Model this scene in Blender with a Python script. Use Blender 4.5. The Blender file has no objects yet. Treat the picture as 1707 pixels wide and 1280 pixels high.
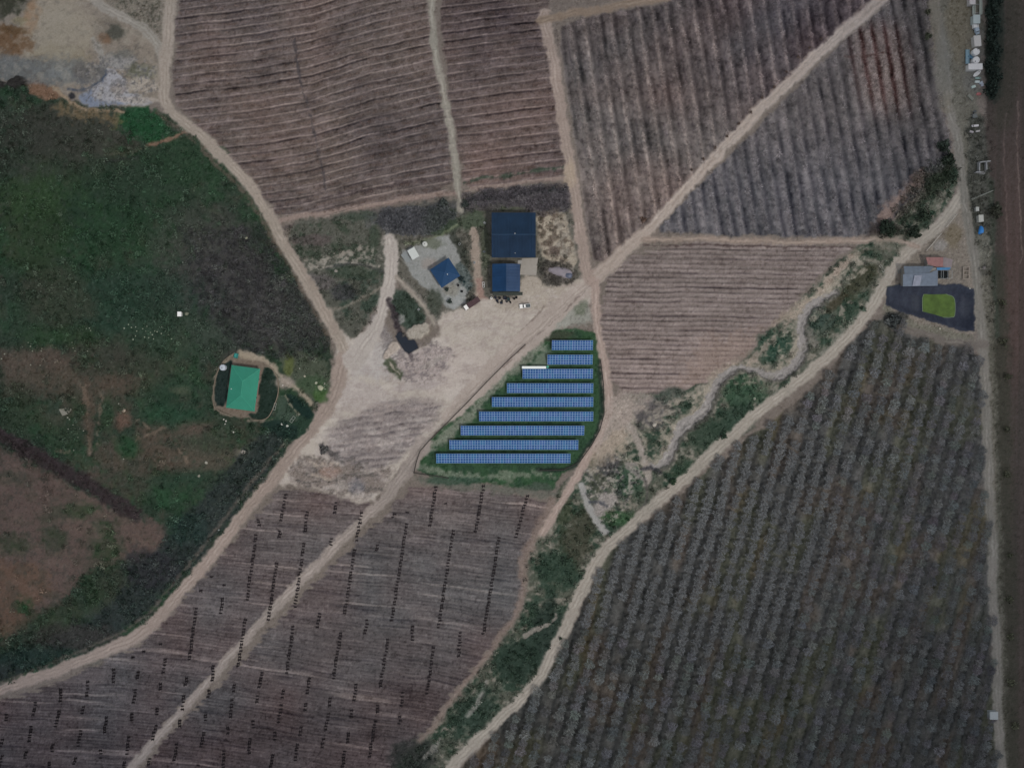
import bpy, math, random
import numpy as np
from math import radians, sin, cos, pi
from mathutils import Vector
S = bpy.context.scene
COL = S.collection
MP = 0.28            # metres per photo pixel at ground level
CX, CY = 853.5, 640.0
H = 380.0            # height of the drone

# ---------------------------------------------------------------- camera, sky, sun, exposure
cam = bpy.data.objects.new('camera', bpy.data.cameras.new('camera'))
COL.objects.link(cam)
S.camera = cam
cam.location = (0, 0, H)
cam.data.sensor_width = 36
cam.data.lens = 36 * H / (1707 * MP)
cam.data.clip_start = 1
cam.data.clip_end = 8000
w = bpy.data.worlds.new('World')
S.world = w
w.use_nodes = True
nt = w.node_tree
sk = nt.nodes.new('ShaderNodeTexSky')
sk.sky_type = 'NISHITA'
sk.sun_disc = False
EL, AZ = 52, 130
sk.sun_elevation = radians(EL)
sk.sun_rotation = radians(AZ)
nt.links.new(sk.outputs[0], nt.nodes['Background'].inputs[0])
nt.nodes['Background'].inputs[1].default_value = 0.06
SD = (sin(radians(AZ)) * cos(radians(EL)), cos(radians(AZ)) * cos(radians(EL)), sin(radians(EL)))
L = bpy.data.lights.new('sun', 'SUN')
L.energy = 2.0
L.angle = radians(9)
L.color = (1, .95, .88)
lo = bpy.data.objects.new('sun', L)
COL.objects.link(lo)
lo.rotation_euler = Vector(SD).to_track_quat('Z', 'Y').to_euler()
S.view_settings.view_transform = 'Standard'
S.view_settings.look = 'None'
S.view_settings.exposure = 0
S.view_settings.gamma = 1
S.cycles.max_bounces = 6
S.cycles.diffuse_bounces = 4

# ---------------------------------------------------------------- tags
def tag(o, label=None, cat=None, group=None, kind=None):
    if label: o['label'] = label
    if cat: o['category'] = cat
    if group: o['group'] = group
    if kind: o['kind'] = kind
    return o

# daylight measured on the ground under the added shade deck, used to turn photographed tones into albedo
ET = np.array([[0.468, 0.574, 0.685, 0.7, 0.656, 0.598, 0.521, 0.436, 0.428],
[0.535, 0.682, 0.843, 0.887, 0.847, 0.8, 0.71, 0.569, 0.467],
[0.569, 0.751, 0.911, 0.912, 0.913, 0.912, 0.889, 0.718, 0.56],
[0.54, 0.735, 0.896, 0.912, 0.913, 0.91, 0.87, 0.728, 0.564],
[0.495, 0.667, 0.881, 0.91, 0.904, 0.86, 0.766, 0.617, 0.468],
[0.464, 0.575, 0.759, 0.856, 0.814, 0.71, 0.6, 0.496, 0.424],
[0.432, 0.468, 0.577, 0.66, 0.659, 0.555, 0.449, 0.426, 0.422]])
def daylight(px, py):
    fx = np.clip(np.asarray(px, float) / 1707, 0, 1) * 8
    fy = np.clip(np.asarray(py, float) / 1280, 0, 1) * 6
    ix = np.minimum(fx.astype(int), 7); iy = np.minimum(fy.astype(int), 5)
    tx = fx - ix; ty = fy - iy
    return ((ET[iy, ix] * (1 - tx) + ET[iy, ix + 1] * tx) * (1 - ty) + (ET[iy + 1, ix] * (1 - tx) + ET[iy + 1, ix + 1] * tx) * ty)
def lin(c):
    c = np.asarray(c, float) / 255
    return np.where(c <= .04045, c / 12.92, ((np.maximum(c, 0) + .055) / 1.055) ** 2.4)
def alb(c, px=850, py=640, k=1.0):
    c = np.array(c, float); c = c.mean() + (c - c.mean()) * .88
    return tuple(float(v) for v in np.clip(lin(c) / daylight(px, py) * k, 0, .9))
def P(px, py, z=0.0, h=0.0):
    """photo map position to metres; h: height of the feature that shows there"""
    s = MP * (H - h) / H
    return Vector(((px - CX) * s, (CY - py) * s, z))

# ---------------------------------------------------------------- noise
def table(seed):
    return np.random.RandomState(seed).rand(256, 256).astype(np.float32) * 2 - 1
_T = {}
def vn(x, y, seed=0):
    if seed not in _T: _T[seed] = table(seed)
    T = _T[seed]
    x = np.asarray(x, np.float32); y = np.asarray(y, np.float32)
    x0 = np.floor(x); y0 = np.floor(y)
    fx = x - x0; fy = y - y0
    fx = fx * fx * (3 - 2 * fx); fy = fy * fy * (3 - 2 * fy)
    x0 = x0.astype(np.int32) & 255; y0 = y0.astype(np.int32) & 255
    x1 = (x0 + 1) & 255; y1 = (y0 + 1) & 255
    return (T[y0, x0] * (1 - fx) + T[y0, x1] * fx) * (1 - fy) + (T[y1, x0] * (1 - fx) + T[y1, x1] * fx) * fy
def fbm(x, y, s, seed=0, o=3, g=.55):
    r = 0; a = 1; t = 0
    for i in range(o):
        r = r + a * vn(x / s + 17.3 * i, y / s + 5.1 * i, seed + i); t += a; a *= g; s *= .5
    return r / t * 1.5
def hsh(i, seed=0):
    if seed not in _T: _T[seed] = table(seed)
    i = np.asarray(i).astype(np.int64)
    return _T[seed][i & 255, (i >> 8) & 255]
def sm(a, b, x):
    t = np.clip((x - a) / (b - a), 0, 1)
    return t * t * (3 - 2 * t)

# ---------------------------------------------------------------- ground painter (in photo-map pixels)
ST = 1.5
GX0, GY0, NX, NY = -75.0, -75.0, 1239, 955
X, Y = np.meshgrid((GX0 + ST * np.arange(NX)).astype(np.float32), (GY0 + ST * np.arange(NY)).astype(np.float32))
WX = X + 3.2 * fbm(X, Y, 45, 11, 3) + 1.2 * fbm(X, Y, 7, 14, 2)
WY = Y + 3.2 * fbm(X, Y, 45, 21, 3) + 1.2 * fbm(X, Y, 7, 24, 2)
N1 = fbm(X, Y, 60, 31, 4)
N2 = fbm(X, Y, 18, 36, 4)
N3 = fbm(X, Y, 6, 41, 3)
N4 = np.random.RandomState(5).randn(NY, NX).astype(np.float32)
C = np.zeros((NY, NX, 3), np.float32) + np.array([110, 101, 94], np.float32)
Z = (.15 * N1 + .05 * N2).astype(np.float32)
G = np.full((NY, NX), 4.0, np.float32)     # grain amplitude, sRGB levels
LAB = np.zeros((NY, NX), np.uint8)
LABN = ['ground']

def chaikin(p, closed, n=2):
    p = [tuple(map(float, q)) for q in p]
    for _ in range(n):
        q = []
        m = len(p)
        rng = range(m) if closed else range(m - 1)
        if not closed: q.append(p[0])
        for i in rng:
            a, b = p[i], p[(i + 1) % m]
            q.append(tuple(.75 * u + .25 * v for u, v in zip(a, b)))
            q.append(tuple(.25 * u + .75 * v for u, v in zip(a, b)))
        if not closed: q.append(p[-1])
        p = q
    return p
def win(p, mg):
    xs = [q[0] for q in p]; ys = [q[1] for q in p]
    i0 = max(0, int((min(xs) - mg - GX0) / ST)); i1 = min(NX, int((max(xs) + mg - GX0) / ST) + 2)
    j0 = max(0, int((min(ys) - mg - GY0) / ST)); j1 = min(NY, int((max(ys) + mg - GY0) / ST) + 2)
    return slice(j0, j1), slice(i0, i1)
def sd_poly(p, mg, warp=True, smooth=1):
    if smooth: p = chaikin(p, True, smooth)
    sl = win(p, mg)
    x = (WX if warp else X)[sl]; y = (WY if warp else Y)[sl]
    d = np.full(x.shape, 1e9, np.float32); ins = np.zeros(x.shape, bool)
    for i in range(len(p)):
        ax, ay = p[i]; bx, by = p[(i + 1) % len(p)]
        ex, ey = bx - ax, by - ay
        l2 = ex * ex + ey * ey + 1e-9
        t = np.clip(((x - ax) * ex + (y - ay) * ey) / l2, 0, 1)
        d = np.minimum(d, (x - ax - t * ex) ** 2 + (y - ay - t * ey) ** 2)
        c = ((ay > y) != (by > y))
        if abs(ey) > 1e-9: ins ^= c & (x < ax + (y - ay) * ex / ey)
    d = np.sqrt(d)
    return sl, np.where(ins, -d, d)
def sd_line(p, wd, mg, warp=True):
    q = [(a[0], a[1], (a[2] if len(a) > 2 else wd)) for a in p]
    q = chaikin(q, False, 2)
    sl = win(q, mg + wd)
    x = (WX if warp else X)[sl]; y = (WY if warp else Y)[sl]
    d = np.full(x.shape, 1e9, np.float32); dc = np.full(x.shape, 1e9, np.float32)
    for i in range(len(q) - 1):
        ax, ay, aw = q[i]; bx, by, bw = q[i + 1]
        ex, ey = bx - ax, by - ay
        l2 = ex * ex + ey * ey + 1e-9
        t = np.clip(((x - ax) * ex + (y - ay) * ey) / l2, 0, 1)
        r = np.sqrt((x - ax - t * ex) ** 2 + (y - ay - t * ey) ** 2)
        d = np.minimum(d, r - (aw + (bw - aw) * t) / 2)
        dc = np.minimum(dc, r)
    return sl, d, dc
def lay(sl, sd, col, soft, rough, a, z=None, lab=None, grain=None, zmode='add'):
    k = sd + rough * (N3[sl] + .6 * N2[sl])
    al = (1 - sm(-soft, soft, k)) * a
    C[sl] += (np.array(col, np.float32) - C[sl]) * al[..., None]
    if z is not None: Z[sl] += z * al
    if grain is not None: G[sl] += (grain - G[sl]) * al
    if lab is not None:
        if lab not in LABN: LABN.append(lab)
        LAB[sl][al > .5 * a] = LABN.index(lab)
    return al
def area(p, col, soft=4, rough=4, a=1.0, z=None, lab=None, grain=None, smooth=1):
    sl, sd = sd_poly(p, 15 + soft + 2 * rough, smooth=smooth)
    return sl, lay(sl, sd, col, soft, rough, a, z, lab, grain)
def line(p, wd, col, soft=2.5, rough=1.5, a=1.0, z=None, lab=None, grain=None):
    sl, sd, dc = sd_line(p, wd, 12 + soft + 2 * rough)
    return sl, lay(sl, sd, col, soft, rough, a, z, lab, grain), dc
def blob(x, y, rx, ry, col, soft=.35, rough=.35, a=1.0, z=None, lab=None, grain=None, rot=0):
    R = max(rx, ry) * 2 + 6
    sl = win([(x - R, y - R), (x + R, y + R)], 0)
    c, s = cos(radians(rot)), sin(radians(rot))
    dx = WX[sl] - x; dy = WY[sl] - y
    sd = np.sqrt(((dx * c + dy * s) / rx) ** 2 + ((-dx * s + dy * c) / ry) ** 2) - 1
    k = sd + rough * (N2[sl] * .7 + .5 * N3[sl])
    al = (1 - sm(-soft, soft, k)) * a
    C[sl] += (np.array(col, np.float32) - C[sl]) * al[..., None]
    if z is not None: Z[sl] += z * al
    if grain is not None: G[sl] += (grain - G[sl]) * al
    if lab is not None:
        if lab not in LABN: LABN.append(lab)
        LAB[sl][al > .5 * a] = LABN.index(lab)
def speck(p, col, dens, s=5, a=1.0, seed=77, soft=.25, z=0, stretch=1):
    """irregular spots of another colour inside a polygon"""
    sl, sd = sd_poly(p, 15)
    n = fbm(X[sl] / stretch, Y[sl], s, seed, 3, .7)
    al = sm(1 - dens - soft, 1 - dens + soft, n * .7 + .5) * (1 - sm(-4, 4, sd + 5 * N3[sl])) * a
    C[sl] += (np.array(col, np.float32) - C[sl]) * al[..., None]
    Z[sl] += z * al

# ---- left scrub land
SCRUB = [(-90, 140), (60, 145), (110, 165), (180, 178), (270, 180), (325, 222), (395, 295), (445, 372), (495, 462), (555, 570), (550, 640), (520, 690), (470, 760), (410, 840), (340, 930), (285, 1000), (235, 1048), (150, 1088), (60, 1125), (-90, 1180)]
area(SCRUB, (44, 57, 47), lab='scrubland', grain=5)
speck(SCRUB, (60, 70, 60), .33, 8, .35, 241); speck(SCRUB, (28, 42, 32), .33, 11, .5, 243); speck(SCRUB, (36, 66, 42), .3, 30, .45, 247); speck(SCRUB, (72, 64, 56), .2, 22, .4, 245)
blob(120, 215, 120, 45, (58, 58, 52), a=.8)
blob(60, 260, 90, 50, (50, 53, 47), a=.6)
blob(330, 440, 100, 90, (62, 63, 60), a=.8)
blob(380, 500, 90, 100, (64, 63, 65), a=.8)
blob(480, 530, 60, 60, (72, 72, 72), a=.7)
blob(150, 360, 110, 55, (32, 50, 38), a=.8)
blob(60, 380, 60, 80, (46, 60, 40), a=.6)
blob(220, 300, 100, 40, (40, 55, 44), a=.7)
blob(330, 270, 80, 40, (38, 58, 42), a=.7)
blob(200, 500, 140, 60, (36, 56, 46), a=.7)
blob(90, 500, 60, 50, (62, 62, 52), a=.6)
blob(170, 620, 130, 50, (62, 62, 52), a=.5)
blob(300, 560, 90, 40, (46, 62, 50), a=.6)
for (x, y, rx, ry, c, a_) in [(20, 600, 40, 22, (88, 72, 64), .8), (85, 598, 30, 18, (90, 72, 64), .8), (60, 640, 50, 30, (74, 68, 58), .6), (205, 640, 60, 14, (92, 68, 60), .7),
        (330, 715, 26, 12, (104, 80, 72), .9), (205, 700, 12, 16, (112, 80, 68), .9), (300, 652, 14, 7, (140, 120, 105), .9), (255, 745, 36, 34, (84, 68, 58), .8), (300, 770, 30, 20, (86, 74, 64), .7),
        (150, 700, 9, 60, (88, 68, 58), .8), (180, 760, 30, 30, (80, 68, 60), .7), (95, 700, 30, 20, (66, 66, 54), .6), (360, 770, 40, 18, (92, 80, 68), .7), (405, 755, 12, 9, (150, 140, 126), .9),
        (30, 540, 50, 40, (46, 62, 50), .6), (195, 590, 40, 20, (60, 60, 54), .5)]:
    blob(x, y, rx, ry, c, a=a_ * .85, soft=.6, rough=.6)
for (x, y, rx, ry, c, a_) in [(45, 620, 70, 34, (84, 72, 62), .6), (150, 660, 70, 40, (78, 70, 58), .5), (215, 780, 60, 40, (82, 70, 60), .5), (330, 740, 60, 34, (82, 72, 62), .45), (70, 330, 70, 40, (46, 68, 42), .5), (200, 400, 90, 50, (40, 66, 44), .45), (150, 250, 60, 30, (60, 62, 54), .4)]:
    blob(x, y, rx, ry, c, a=a_, soft=.8, rough=.8)
# bare brown clearing
area([(-90, 735), (10, 740), (60, 775), (110, 800), (160, 830), (210, 855), (270, 868), (285, 900), (250, 935), (190, 930), (150, 945), (110, 1000), (60, 1030), (-90, 1060)], (88, 73, 67), soft=9, rough=8, lab='scrubland', grain=3)
area([(-90, 940), (40, 930), (90, 960), (70, 1010), (20, 1060), (-90, 1090)], (98, 75, 60), soft=10, rough=9, a=.8)
for (x, y, rx, ry, c, a_) in [(215, 745, 20, 18, (30, 62, 40), .9), (130, 850, 22, 14, (46, 66, 44), .8), (100, 855, 26, 16, (54, 66, 50), .6), (20, 795, 30, 14, (56, 62, 50), .7), (176, 908, 24, 42, (40, 62, 42), .9), (20, 905, 34, 16, (42, 58, 40), .8),
        (90, 895, 22, 22, (46, 60, 44), .8), (40, 1008, 18, 14, (30, 64, 40), .95), (90, 1040, 50, 30, (52, 60, 46), .8), (180, 990, 50, 40, (56, 58, 48), .7), (150, 990, 26, 22, (42, 62, 44), .6), (290, 690, 50, 18, (34, 62, 46), .8),
        (275, 830, 26, 18, (38, 68, 46), .9), (300, 800, 46, 14, (38, 58, 46), .8), (180, 690, 10, 24, (36, 60, 42), .7), (60, 560, 26, 16, (42, 62, 44), .7), (280, 650, 50, 22, (36, 58, 44), .8), (110, 730, 40, 22, (46, 60, 46), .7), (30, 690, 30, 40, (48, 60, 46), .8), (120, 560, 50, 16, (46, 66, 42), .6), (350, 730, 30, 26, (50, 58, 48), .6)]:
    blob(x, y, rx, ry, c, a=a_ * .85, soft=.6, rough=.6)
line([(-90, 690), (-10, 715), (50, 750), (100, 782), (160, 815), (225, 858)], 22, (52, 44, 46), soft=5, rough=4, z=.3)
# dark shrub belt along the road
area([(505, 700), (470, 755), (400, 845), (330, 935), (270, 1000), (225, 1045), (140, 1085), (40, 1122), (-90, 1165), (-90, 1100), (60, 1080), (160, 1020), (230, 960), (280, 890), (340, 830), (380, 780), (430, 720)], (42, 49, 49), soft=9, rough=9, a=.9, grain=6)
blob(255, 950, 45, 32, (44, 45, 50), a=.8); blob(310, 880, 36, 24, (34, 52, 48), a=.6); blob(70, 1095, 90, 20, (32, 50, 44), a=.6)
blob(120, 1060, 80, 20, (58, 54, 52), a=.6)
# bright grass by the quarry, tan bank, small reddish track
area([(188, 200), (205, 180), (245, 175), (285, 205), (272, 232), (240, 238), (215, 225)], (32, 68, 44), soft=7, rough=9, a=.9)
area([(45, 142), (90, 140), (102, 158), (92, 166), (50, 162)], (116, 88, 68), soft=3, rough=2)
line([(82, 138), (100, 152), (118, 172), (145, 184), (205, 186)], 6, (142, 122, 98))
line([(95, 175), (125, 195), (160, 190), (195, 200)], 16, (108, 92, 66), soft=6, rough=8, a=.8)
line([(245, 243), (280, 234), (310, 222)], 6, (128, 98, 80), a=.9)
line([(180, 258), (235, 250)], 5, (88, 84, 68), a=.5)
line([(180, 270), (230, 264)], 5, (42, 44, 44), a=.6)

speck([(-90, 735), (60, 775), (285, 900), (190, 930), (60, 1030), (-90, 1060)], (70, 66, 56), .25, 18, .5, 251); speck([(-90, 735), (60, 775), (285, 900), (190, 930), (60, 1030), (-90, 1060)], (106, 88, 78), .22, 14, .4, 253, stretch=2)
speck(SCRUB, (50, 56, 50), .22, 6, .35, 255)
for (a_, b_) in [((140, 640), (150, 760)), ((168, 650), (160, 740)), ((225, 735), (275, 712)), ((285, 735), (310, 770)), ((90, 755), (115, 752)), ((230, 700), (250, 720))]: line([a_, ((a_[0] + b_[0]) / 2 + 4, (a_[1] + b_[1]) / 2), b_], 3, (122, 104, 88), a=.5, soft=2, rough=4)
# ---- quarry
QUARRY = [(-90, -90), (292, -90), (286, 40), (272, 120), (262, 172), (225, 176), (150, 180), (110, 158), (95, 138), (40, 136), (-90, 148)]
area(QUARRY, (126, 116, 104), lab='quarry_floor', soft=3, rough=2, grain=3)
blob(95, 50, 62, 55, (148, 138, 120), a=.7, grain=1.5); blob(100, 95, 55, 20, (130, 120, 98), a=.8)
area([(-90, -90), (50, -90), (48, 10), (20, 30), (-90, 50)], (56, 58, 46), soft=6, rough=6, a=.95)
blob(52, 28, 14, 28, (142, 112, 84), a=.8); blob(32, 36, 14, 8, (120, 112, 80), a=.6)
area([(-90, 45), (25, 42), (58, 66), (56, 92), (-90, 100)], (104, 78, 54), soft=5, rough=5, a=.95)
blob(22, 52, 24, 7, (92, 70, 46), a=.8)
area([(-90, 96), (170, 98), (178, 140), (90, 138), (-90, 134)], (92, 97, 98), soft=7, rough=6, a=.85)
blob(100, 120, 24, 12, (112, 116, 116), a=.6); blob(148, 120, 22, 16, (88, 84, 80), a=.7)
blob(184, 48, 26, 22, (112, 104, 92), a=.7); blob(194, 56, 16, 12, (66, 68, 60), a=.8, z=.8); blob(174, 66, 12, 9, (112, 84, 62), a=.8)
area([(150, 60), (172, 80), (178, 100), (168, 110), (160, 90)], (142, 140, 134), soft=3, rough=3, a=.7)
area([(232, -90), (285, -90), (275, 60), (262, 70), (225, 40), (170, 10), (165, -90)], (112, 105, 94), soft=4, rough=5, grain=8)
speck([(175, -10), (280, -10), (270, 66), (215, 40)], (70, 70, 60), .35, 5, .8)
blob(195, 105, 26, 14, (132, 132, 132), a=.8, z=.8); blob(205, 92, 18, 8, (92, 94, 90), a=.7)
blob(236, 122, 22, 14, (92, 94, 78), a=.9, z=.8)
area([(176, 112), (195, 122), (214, 138), (214, 152), (240, 160), (262, 172), (225, 175), (160, 174), (148, 160), (160, 142), (172, 134)], (146, 146, 152), soft=2, rough=2, z=.5)
blob(200, 150, 14, 8, (128, 118, 112), a=.7, grain=10); blob(238, 142, 24, 12, (156, 146, 134), a=.9, grain=7); blob(226, 166, 34, 6, (168, 158, 150), a=.8)
area([(125, 162), (150, 152), (160, 140), (152, 160), (165, 170), (215, 172), (180, 180), (140, 176)], (112, 122, 140), soft=3, rough=2, a=.9)
line([(116, 148), (140, 152), (155, 145), (172, 138), (176, 122)], 5, (58, 68, 84), a=.9)
blob(121, 160, 7, 5, (48, 48, 52)); blob(30, 141, 16, 9, (44, 42, 40), z=2.2, soft=.2); blob(2, 142, 12, 8, (46, 44, 42), z=1.6, soft=.2)

speck(QUARRY, (84, 80, 74), .2, 8, .4, 225, stretch=1.3); speck(QUARRY, (150, 143, 128), .26, 14, .35, 227); speck([(120, 100), (262, 90), (262, 172), (140, 178)], (92, 92, 94), .32, 4, .75, 229, z=-.2); speck([(120, 100), (262, 90), (262, 172), (140, 178)], (160, 154, 148), .2, 5, .4, 230, z=.2)
blob(100, 60, 40, 40, (136, 128, 112), a=.55, soft=.8)
# ---- fields: colour, row pattern; returns row coordinates for the planting
def rows_field(poly, col, vfun, pitch, name, fn, soft=2.5, rough=1.0, ragged=2.5, grain=5):
    sl, sd = sd_poly(poly, 20)
    x, y = X[sl], Y[sl]
    v = vfun(x, y)
    v = v + 1.1 * fbm(x, y, 38, 61, 2) + .5 * N3[sl] * (pitch > 10)
    r = np.floor(v / pitch); t = v / pitch - r
    k = sd + ragged * hsh(r, 9) + rough * N3[sl]
    al = 1 - sm(-soft, soft, k)
    base = np.zeros(x.shape + (3,), np.float32) + np.array(col, np.float32)
    dz = fn(x, y, v, r, t, base, sl)
    C[sl] += (base - C[sl]) * al[..., None]
    Z[sl] += dz * al
    G[sl] += (grain - G[sl]) * al
    if name not in LABN: LABN.append(name)
    LAB[sl][al > .5] = LABN.index(name)
def bump(t, c, w_):
    d = np.abs(t - c); d = np.minimum(d, 1 - d)
    return np.clip(1 - d / w_, 0, 1)
def tint(base, m, dc):
    base += m[..., None] * np.array(dc, np.float32)

xsA = np.array([-100, 290, 430, 520, 620, 740, 930, 1100], float)
ysA = np.array([45, 0, -16, -32, -62, -88, -112, -135], float)
def vA(x, y): return y - np.interp(x, xsA, ysA).astype(np.float32) * (1 - .15 * sm(100, 350, y))
def fA(x, y, v, r, t, b, sl):
    n = fbm(x, v * 3, 22, 71, 3)
    tint(b, n, (9, 8, 9))
    big = fbm(x, y, 90, 75, 2)
    tint(b, np.clip(big, 0, 1), (-12, -10, -7)); tint(b, np.clip(-big, 0, 1), (5, 1, 0))
    gap = sm(-.4, .3, fbm(x, v * 4, 30, 79, 2))
    tint(b, bump(t, .12, .12) * (.7 + .5 * fbm(x, v, 40, 89, 2)), (36, 32, 28))
    rv = 1 + .5 * hsh(r, 3)
    tint(b, bump(t, .30, .17) * (.35 + .65 * gap) * rv, (-42, -38, -34))
    tint(b, sm(.1, .8, fbm(x, v * 5, 40, 88, 3)), (-14, -13, -12))
    tint(b, bump(t, .62, .30) * (.5 + .5 * fbm(x, y, 5, 83, 2)), (-6, -9, -13))
    tint(b, N3[sl] * 1.0, (7, 6, 6))
    return .35 * bump(t, .12, .2) - .2 * bump(t, .32, .2)
FA = [(296, -90), (702, -90), (710, 0), (730, 110), (750, 210), (762, 322), (640, 338), (520, 358), (460, 362), (425, 312), (385, 262), (340, 218), (292, 176), (288, 120), (296, 50)]
rows_field(FA, (104, 93, 90), vA, 14, 'vineyard_soil', fA, ragged=6)
FA2 = [(724, -90), (930, -90), (912, 20), (914, 60), (925, 150), (940, 260), (944, 298), (860, 306), (776, 322), (764, 250), (745, 130)]
def fA2(x, y, v, r, t, b, sl):
    z = fA(x, y, v, r, t, b, sl)
    tint(b, sm(150, 320, y), (7, 4, 3)); tint(b, 1 - sm(0, 200, y), (-8, -8, -7))
    return z
rows_field(FA2, (102, 90, 88), vA, 14, 'vineyard_soil', fA2)
line([(490, 60), (505, 150), (530, 240), (545, 320)], 3, (66, 62, 66), a=.7, soft=1.5, rough=2)
area([(700, -90), (950, -90), (1120, -90), (1120, -6), (990, 4), (880, 22), (880, 10), (760, -20)], (100, 90, 84), a=.35)
line([(775, 302), (860, 290), (940, 276)], 5, (54, 68, 58), a=.8, rough=3)
line([(775, 318), (860, 306), (945, 296)], 7, (140, 124, 116), a=.8, rough=2)
line([(460, 345), (560, 325), (680, 305), (760, 296)], 4, (70, 60, 62), a=.7, rough=3)
line([(460, 368), (560, 352), (680, 332), (765, 320)], 9, (138, 120, 112), a=.9, rough=2)
line([(465, 380), (560, 360), (680, 342), (765, 326)], 3, (80, 72, 72), a=.7, rough=3)

def vB(x, y): return x - .155 * y
FB = [(925, 52), (965, 30), (1110, 8), (1260, -40), (1330, -90), (1500, -90), (1458, 6), (1378, 72), (1290, 158), (1204, 246), (1122, 336), (1054, 402), (994, 448), (980, 400), (968, 300), (945, 150)]
def fB(x, y, v, r, t, b, sl):
    n = fbm(v * 2, y, 26, 91, 3); tint(b, n, (10, 9, 9))
    big = fbm(x, y, 80, 95, 2); tint(b, big, (3, -1, -2))
    tint(b, 1 - sm(0, 330, y), (-19, -17, -15))
    tint(b, sm(1100, 1350, x) * (1 - sm(100, 300, y)), (-8, -8, -4))
    tint(b, fbm(v * 6, y, 60, 96, 3), (11, 10, 9))
    tint(b, bump(t, .1, .16) * (.8 + .6 * fbm(v, y, 26, 97, 2)), (34, 30, 27))
    tint(b, bump(t, .45, .28) * (.75 + .5 * fbm(v, y, 30, 98, 2)), (-37, -35, -33))
    tint(b, bump(t, .78, .12) * sm(-.1, .5, fbm(x, y, 9, 99, 2)), (-20, -20, -16))
    tint(b, N3[sl], (9, 8, 8))
    return .25 * bump(t, .1, .2) - .25 * bump(t, .45, .3)
rows_field(FB, (112, 102, 99), vB, 23.5, 'orchard_soil', fB)
FC = [(1098, 392), (1096, 372), (1172, 298), (1282, 192), (1392, 84), (1474, 4), (1530, -90), (1552, 0), (1558, 100), (1578, 200), (1588, 262), (1560, 290), (1500, 345), (1468, 385), (1400, 394)]
def fC(x, y, v, r, t, b, sl):
    n = fbm(v * 2, y, 26, 101, 3); tint(b, n, (9, 8, 8))
    low = sm(150, 330, y); tint(b, low, (-6, -2, 3))
    red = (1 - sm(20, 75, np.abs(x - .17 * (y - 100) - 1468) + .12 * np.abs(y - 100))) * (1 - sm(150, 220, y)) * sm(20, 60, y)
    tint(b, red * 1.0, (20, 12, 8))
    tint(b, fbm(v * 6, y, 60, 106, 3), (11, 10, 10))
    tint(b, bump(t, .5, .30) * (.8 + .5 * fbm(v, y, 30, 107, 2)), (-37, -36, -33)); tint(b, red * bump(t, .5, .3), (-22, -34, -34))
    tint(b, bump(t, .05, .25), (16, 14, 13))
    tint(b, sm(1350, 1560, x), (-14, -13, -14))
    tint(b, N3[sl], (8, 7, 7)); tint(b, red * N4[sl], (9, 8, 8))
    return -.3 * bump(t, .5, .3)
rows_field(FC, (98, 93, 93), lambda x, y: x - .175 * y, 20.5, 'orchard_soil', fC)
line([(1405, 95), (1440, 92), (1475, 86)], 2.5, (82, 58, 54), a=.7, soft=1.5)
area([(1450, 370), (1530, 285), (1545, 280), (1540, 300), (1490, 355), (1470, 385)], (128, 108, 100), soft=7, rough=6, a=.9)
FD = [(1068, 408), (1425, 408), (1400, 432), (1372, 452), (1332, 498), (1282, 543), (1232, 600), (1188, 640), (1100, 656), (1020, 650), (1008, 585), (1003, 500), (1012, 458)]
def fD(x, y, v, r, t, b, sl):
    n = fbm(x, v * 5, 60, 111, 4); tint(b, n, (12, 11, 11))
    tint(b, sm(480, 640, y), (11, 8, 7))
    line_ = sm(-.5, .6, fbm(x * .7, v * 6, 26, 113, 3))
    tint(b, bump(t, .2, .16) * (.15 + .85 * line_) * (1 + .6 * hsh(r, 4)), (-40, -37, -34)); tint(b, fbm(x, v * 10, 40, 118, 3), (9, 9, 9))
    tint(b, bump(t, .6, .25), (14, 12, 11))
    wide = bump(np.mod(v / 24.0, 1), .4, .12); tint(b, wide * line_, (-22, -22, -18))
    tint(b, N3[sl], (5, 5, 5))
    return .2 * bump(t, .6, .3) - .15 * bump(t, .2, .2)
rows_field(FD, (118, 107, 104), lambda x, y: y - .012 * x, 8.0, 'vineyard_soil', fD, ragged=5)
area([(1180, 560), (1240, 560), (1290, 540), (1260, 590), (1200, 640), (1110, 652), (1150, 600)], (142, 122, 112), soft=14, rough=12, a=.6)
line([(1070, 410), (1200, 410), (1425, 412)], 2.5, (84, 70, 68), a=.8, soft=1.2)
FE = [(1482, 528), (1530, 556), (1640, 578), (1646, 700), (1652, 900), (1664, 1100), (1672, 1400), (690, 1395), (745, 1308), (798, 1250), (874, 1168), (934, 1082), (984, 975), (1026, 906), (1112, 842), (1214, 752), (1334, 672), (1396, 604), (1440, 542)]
def fE(x, y, v, r, t, b, sl):
    n = fbm(v * 2, y, 40, 121, 3); tint(b, n, (5, 5, 5))
    gr = sm(.0, .6, fbm(v * 1.5, y * .6, 60, 123, 2)); tint(b, gr, (4, 5, -5)); gb = sm(.1, .7, fbm(v * 1.5 + 400, y * .6, 50, 126, 2)); tint(b, gb, (10, 3, -2))
    tint(b, bump(t, .42, .22), (-20, -19, -17))
    tint(b, bump(t, .0, .2), (9, 8, 8))
    tint(b, N3[sl], (4, 4, 4))
    tint(b, sm(900, 1150, y), (-8, -8, -9))
    tint(b, (1 - sm(800, 960, x)) * sm(1200, 1280, y), (14, 8, 2))
    return -.3 * bump(t, .5, .35)
rows_field(FE, (74, 75, 74), lambda x, y: x + .285 * y, 24, 'orchard_soil', fE)
FF = [(482, 806), (545, 822), (606, 834), (616, 850), (575, 895), (505, 955), (430, 1035), (335, 1140), (212, 1275), (150, 1400), (-90, 1400), (-90, 1196), (60, 1152), (190, 1098), (262, 1052), (335, 965), (420, 860)]
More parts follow.
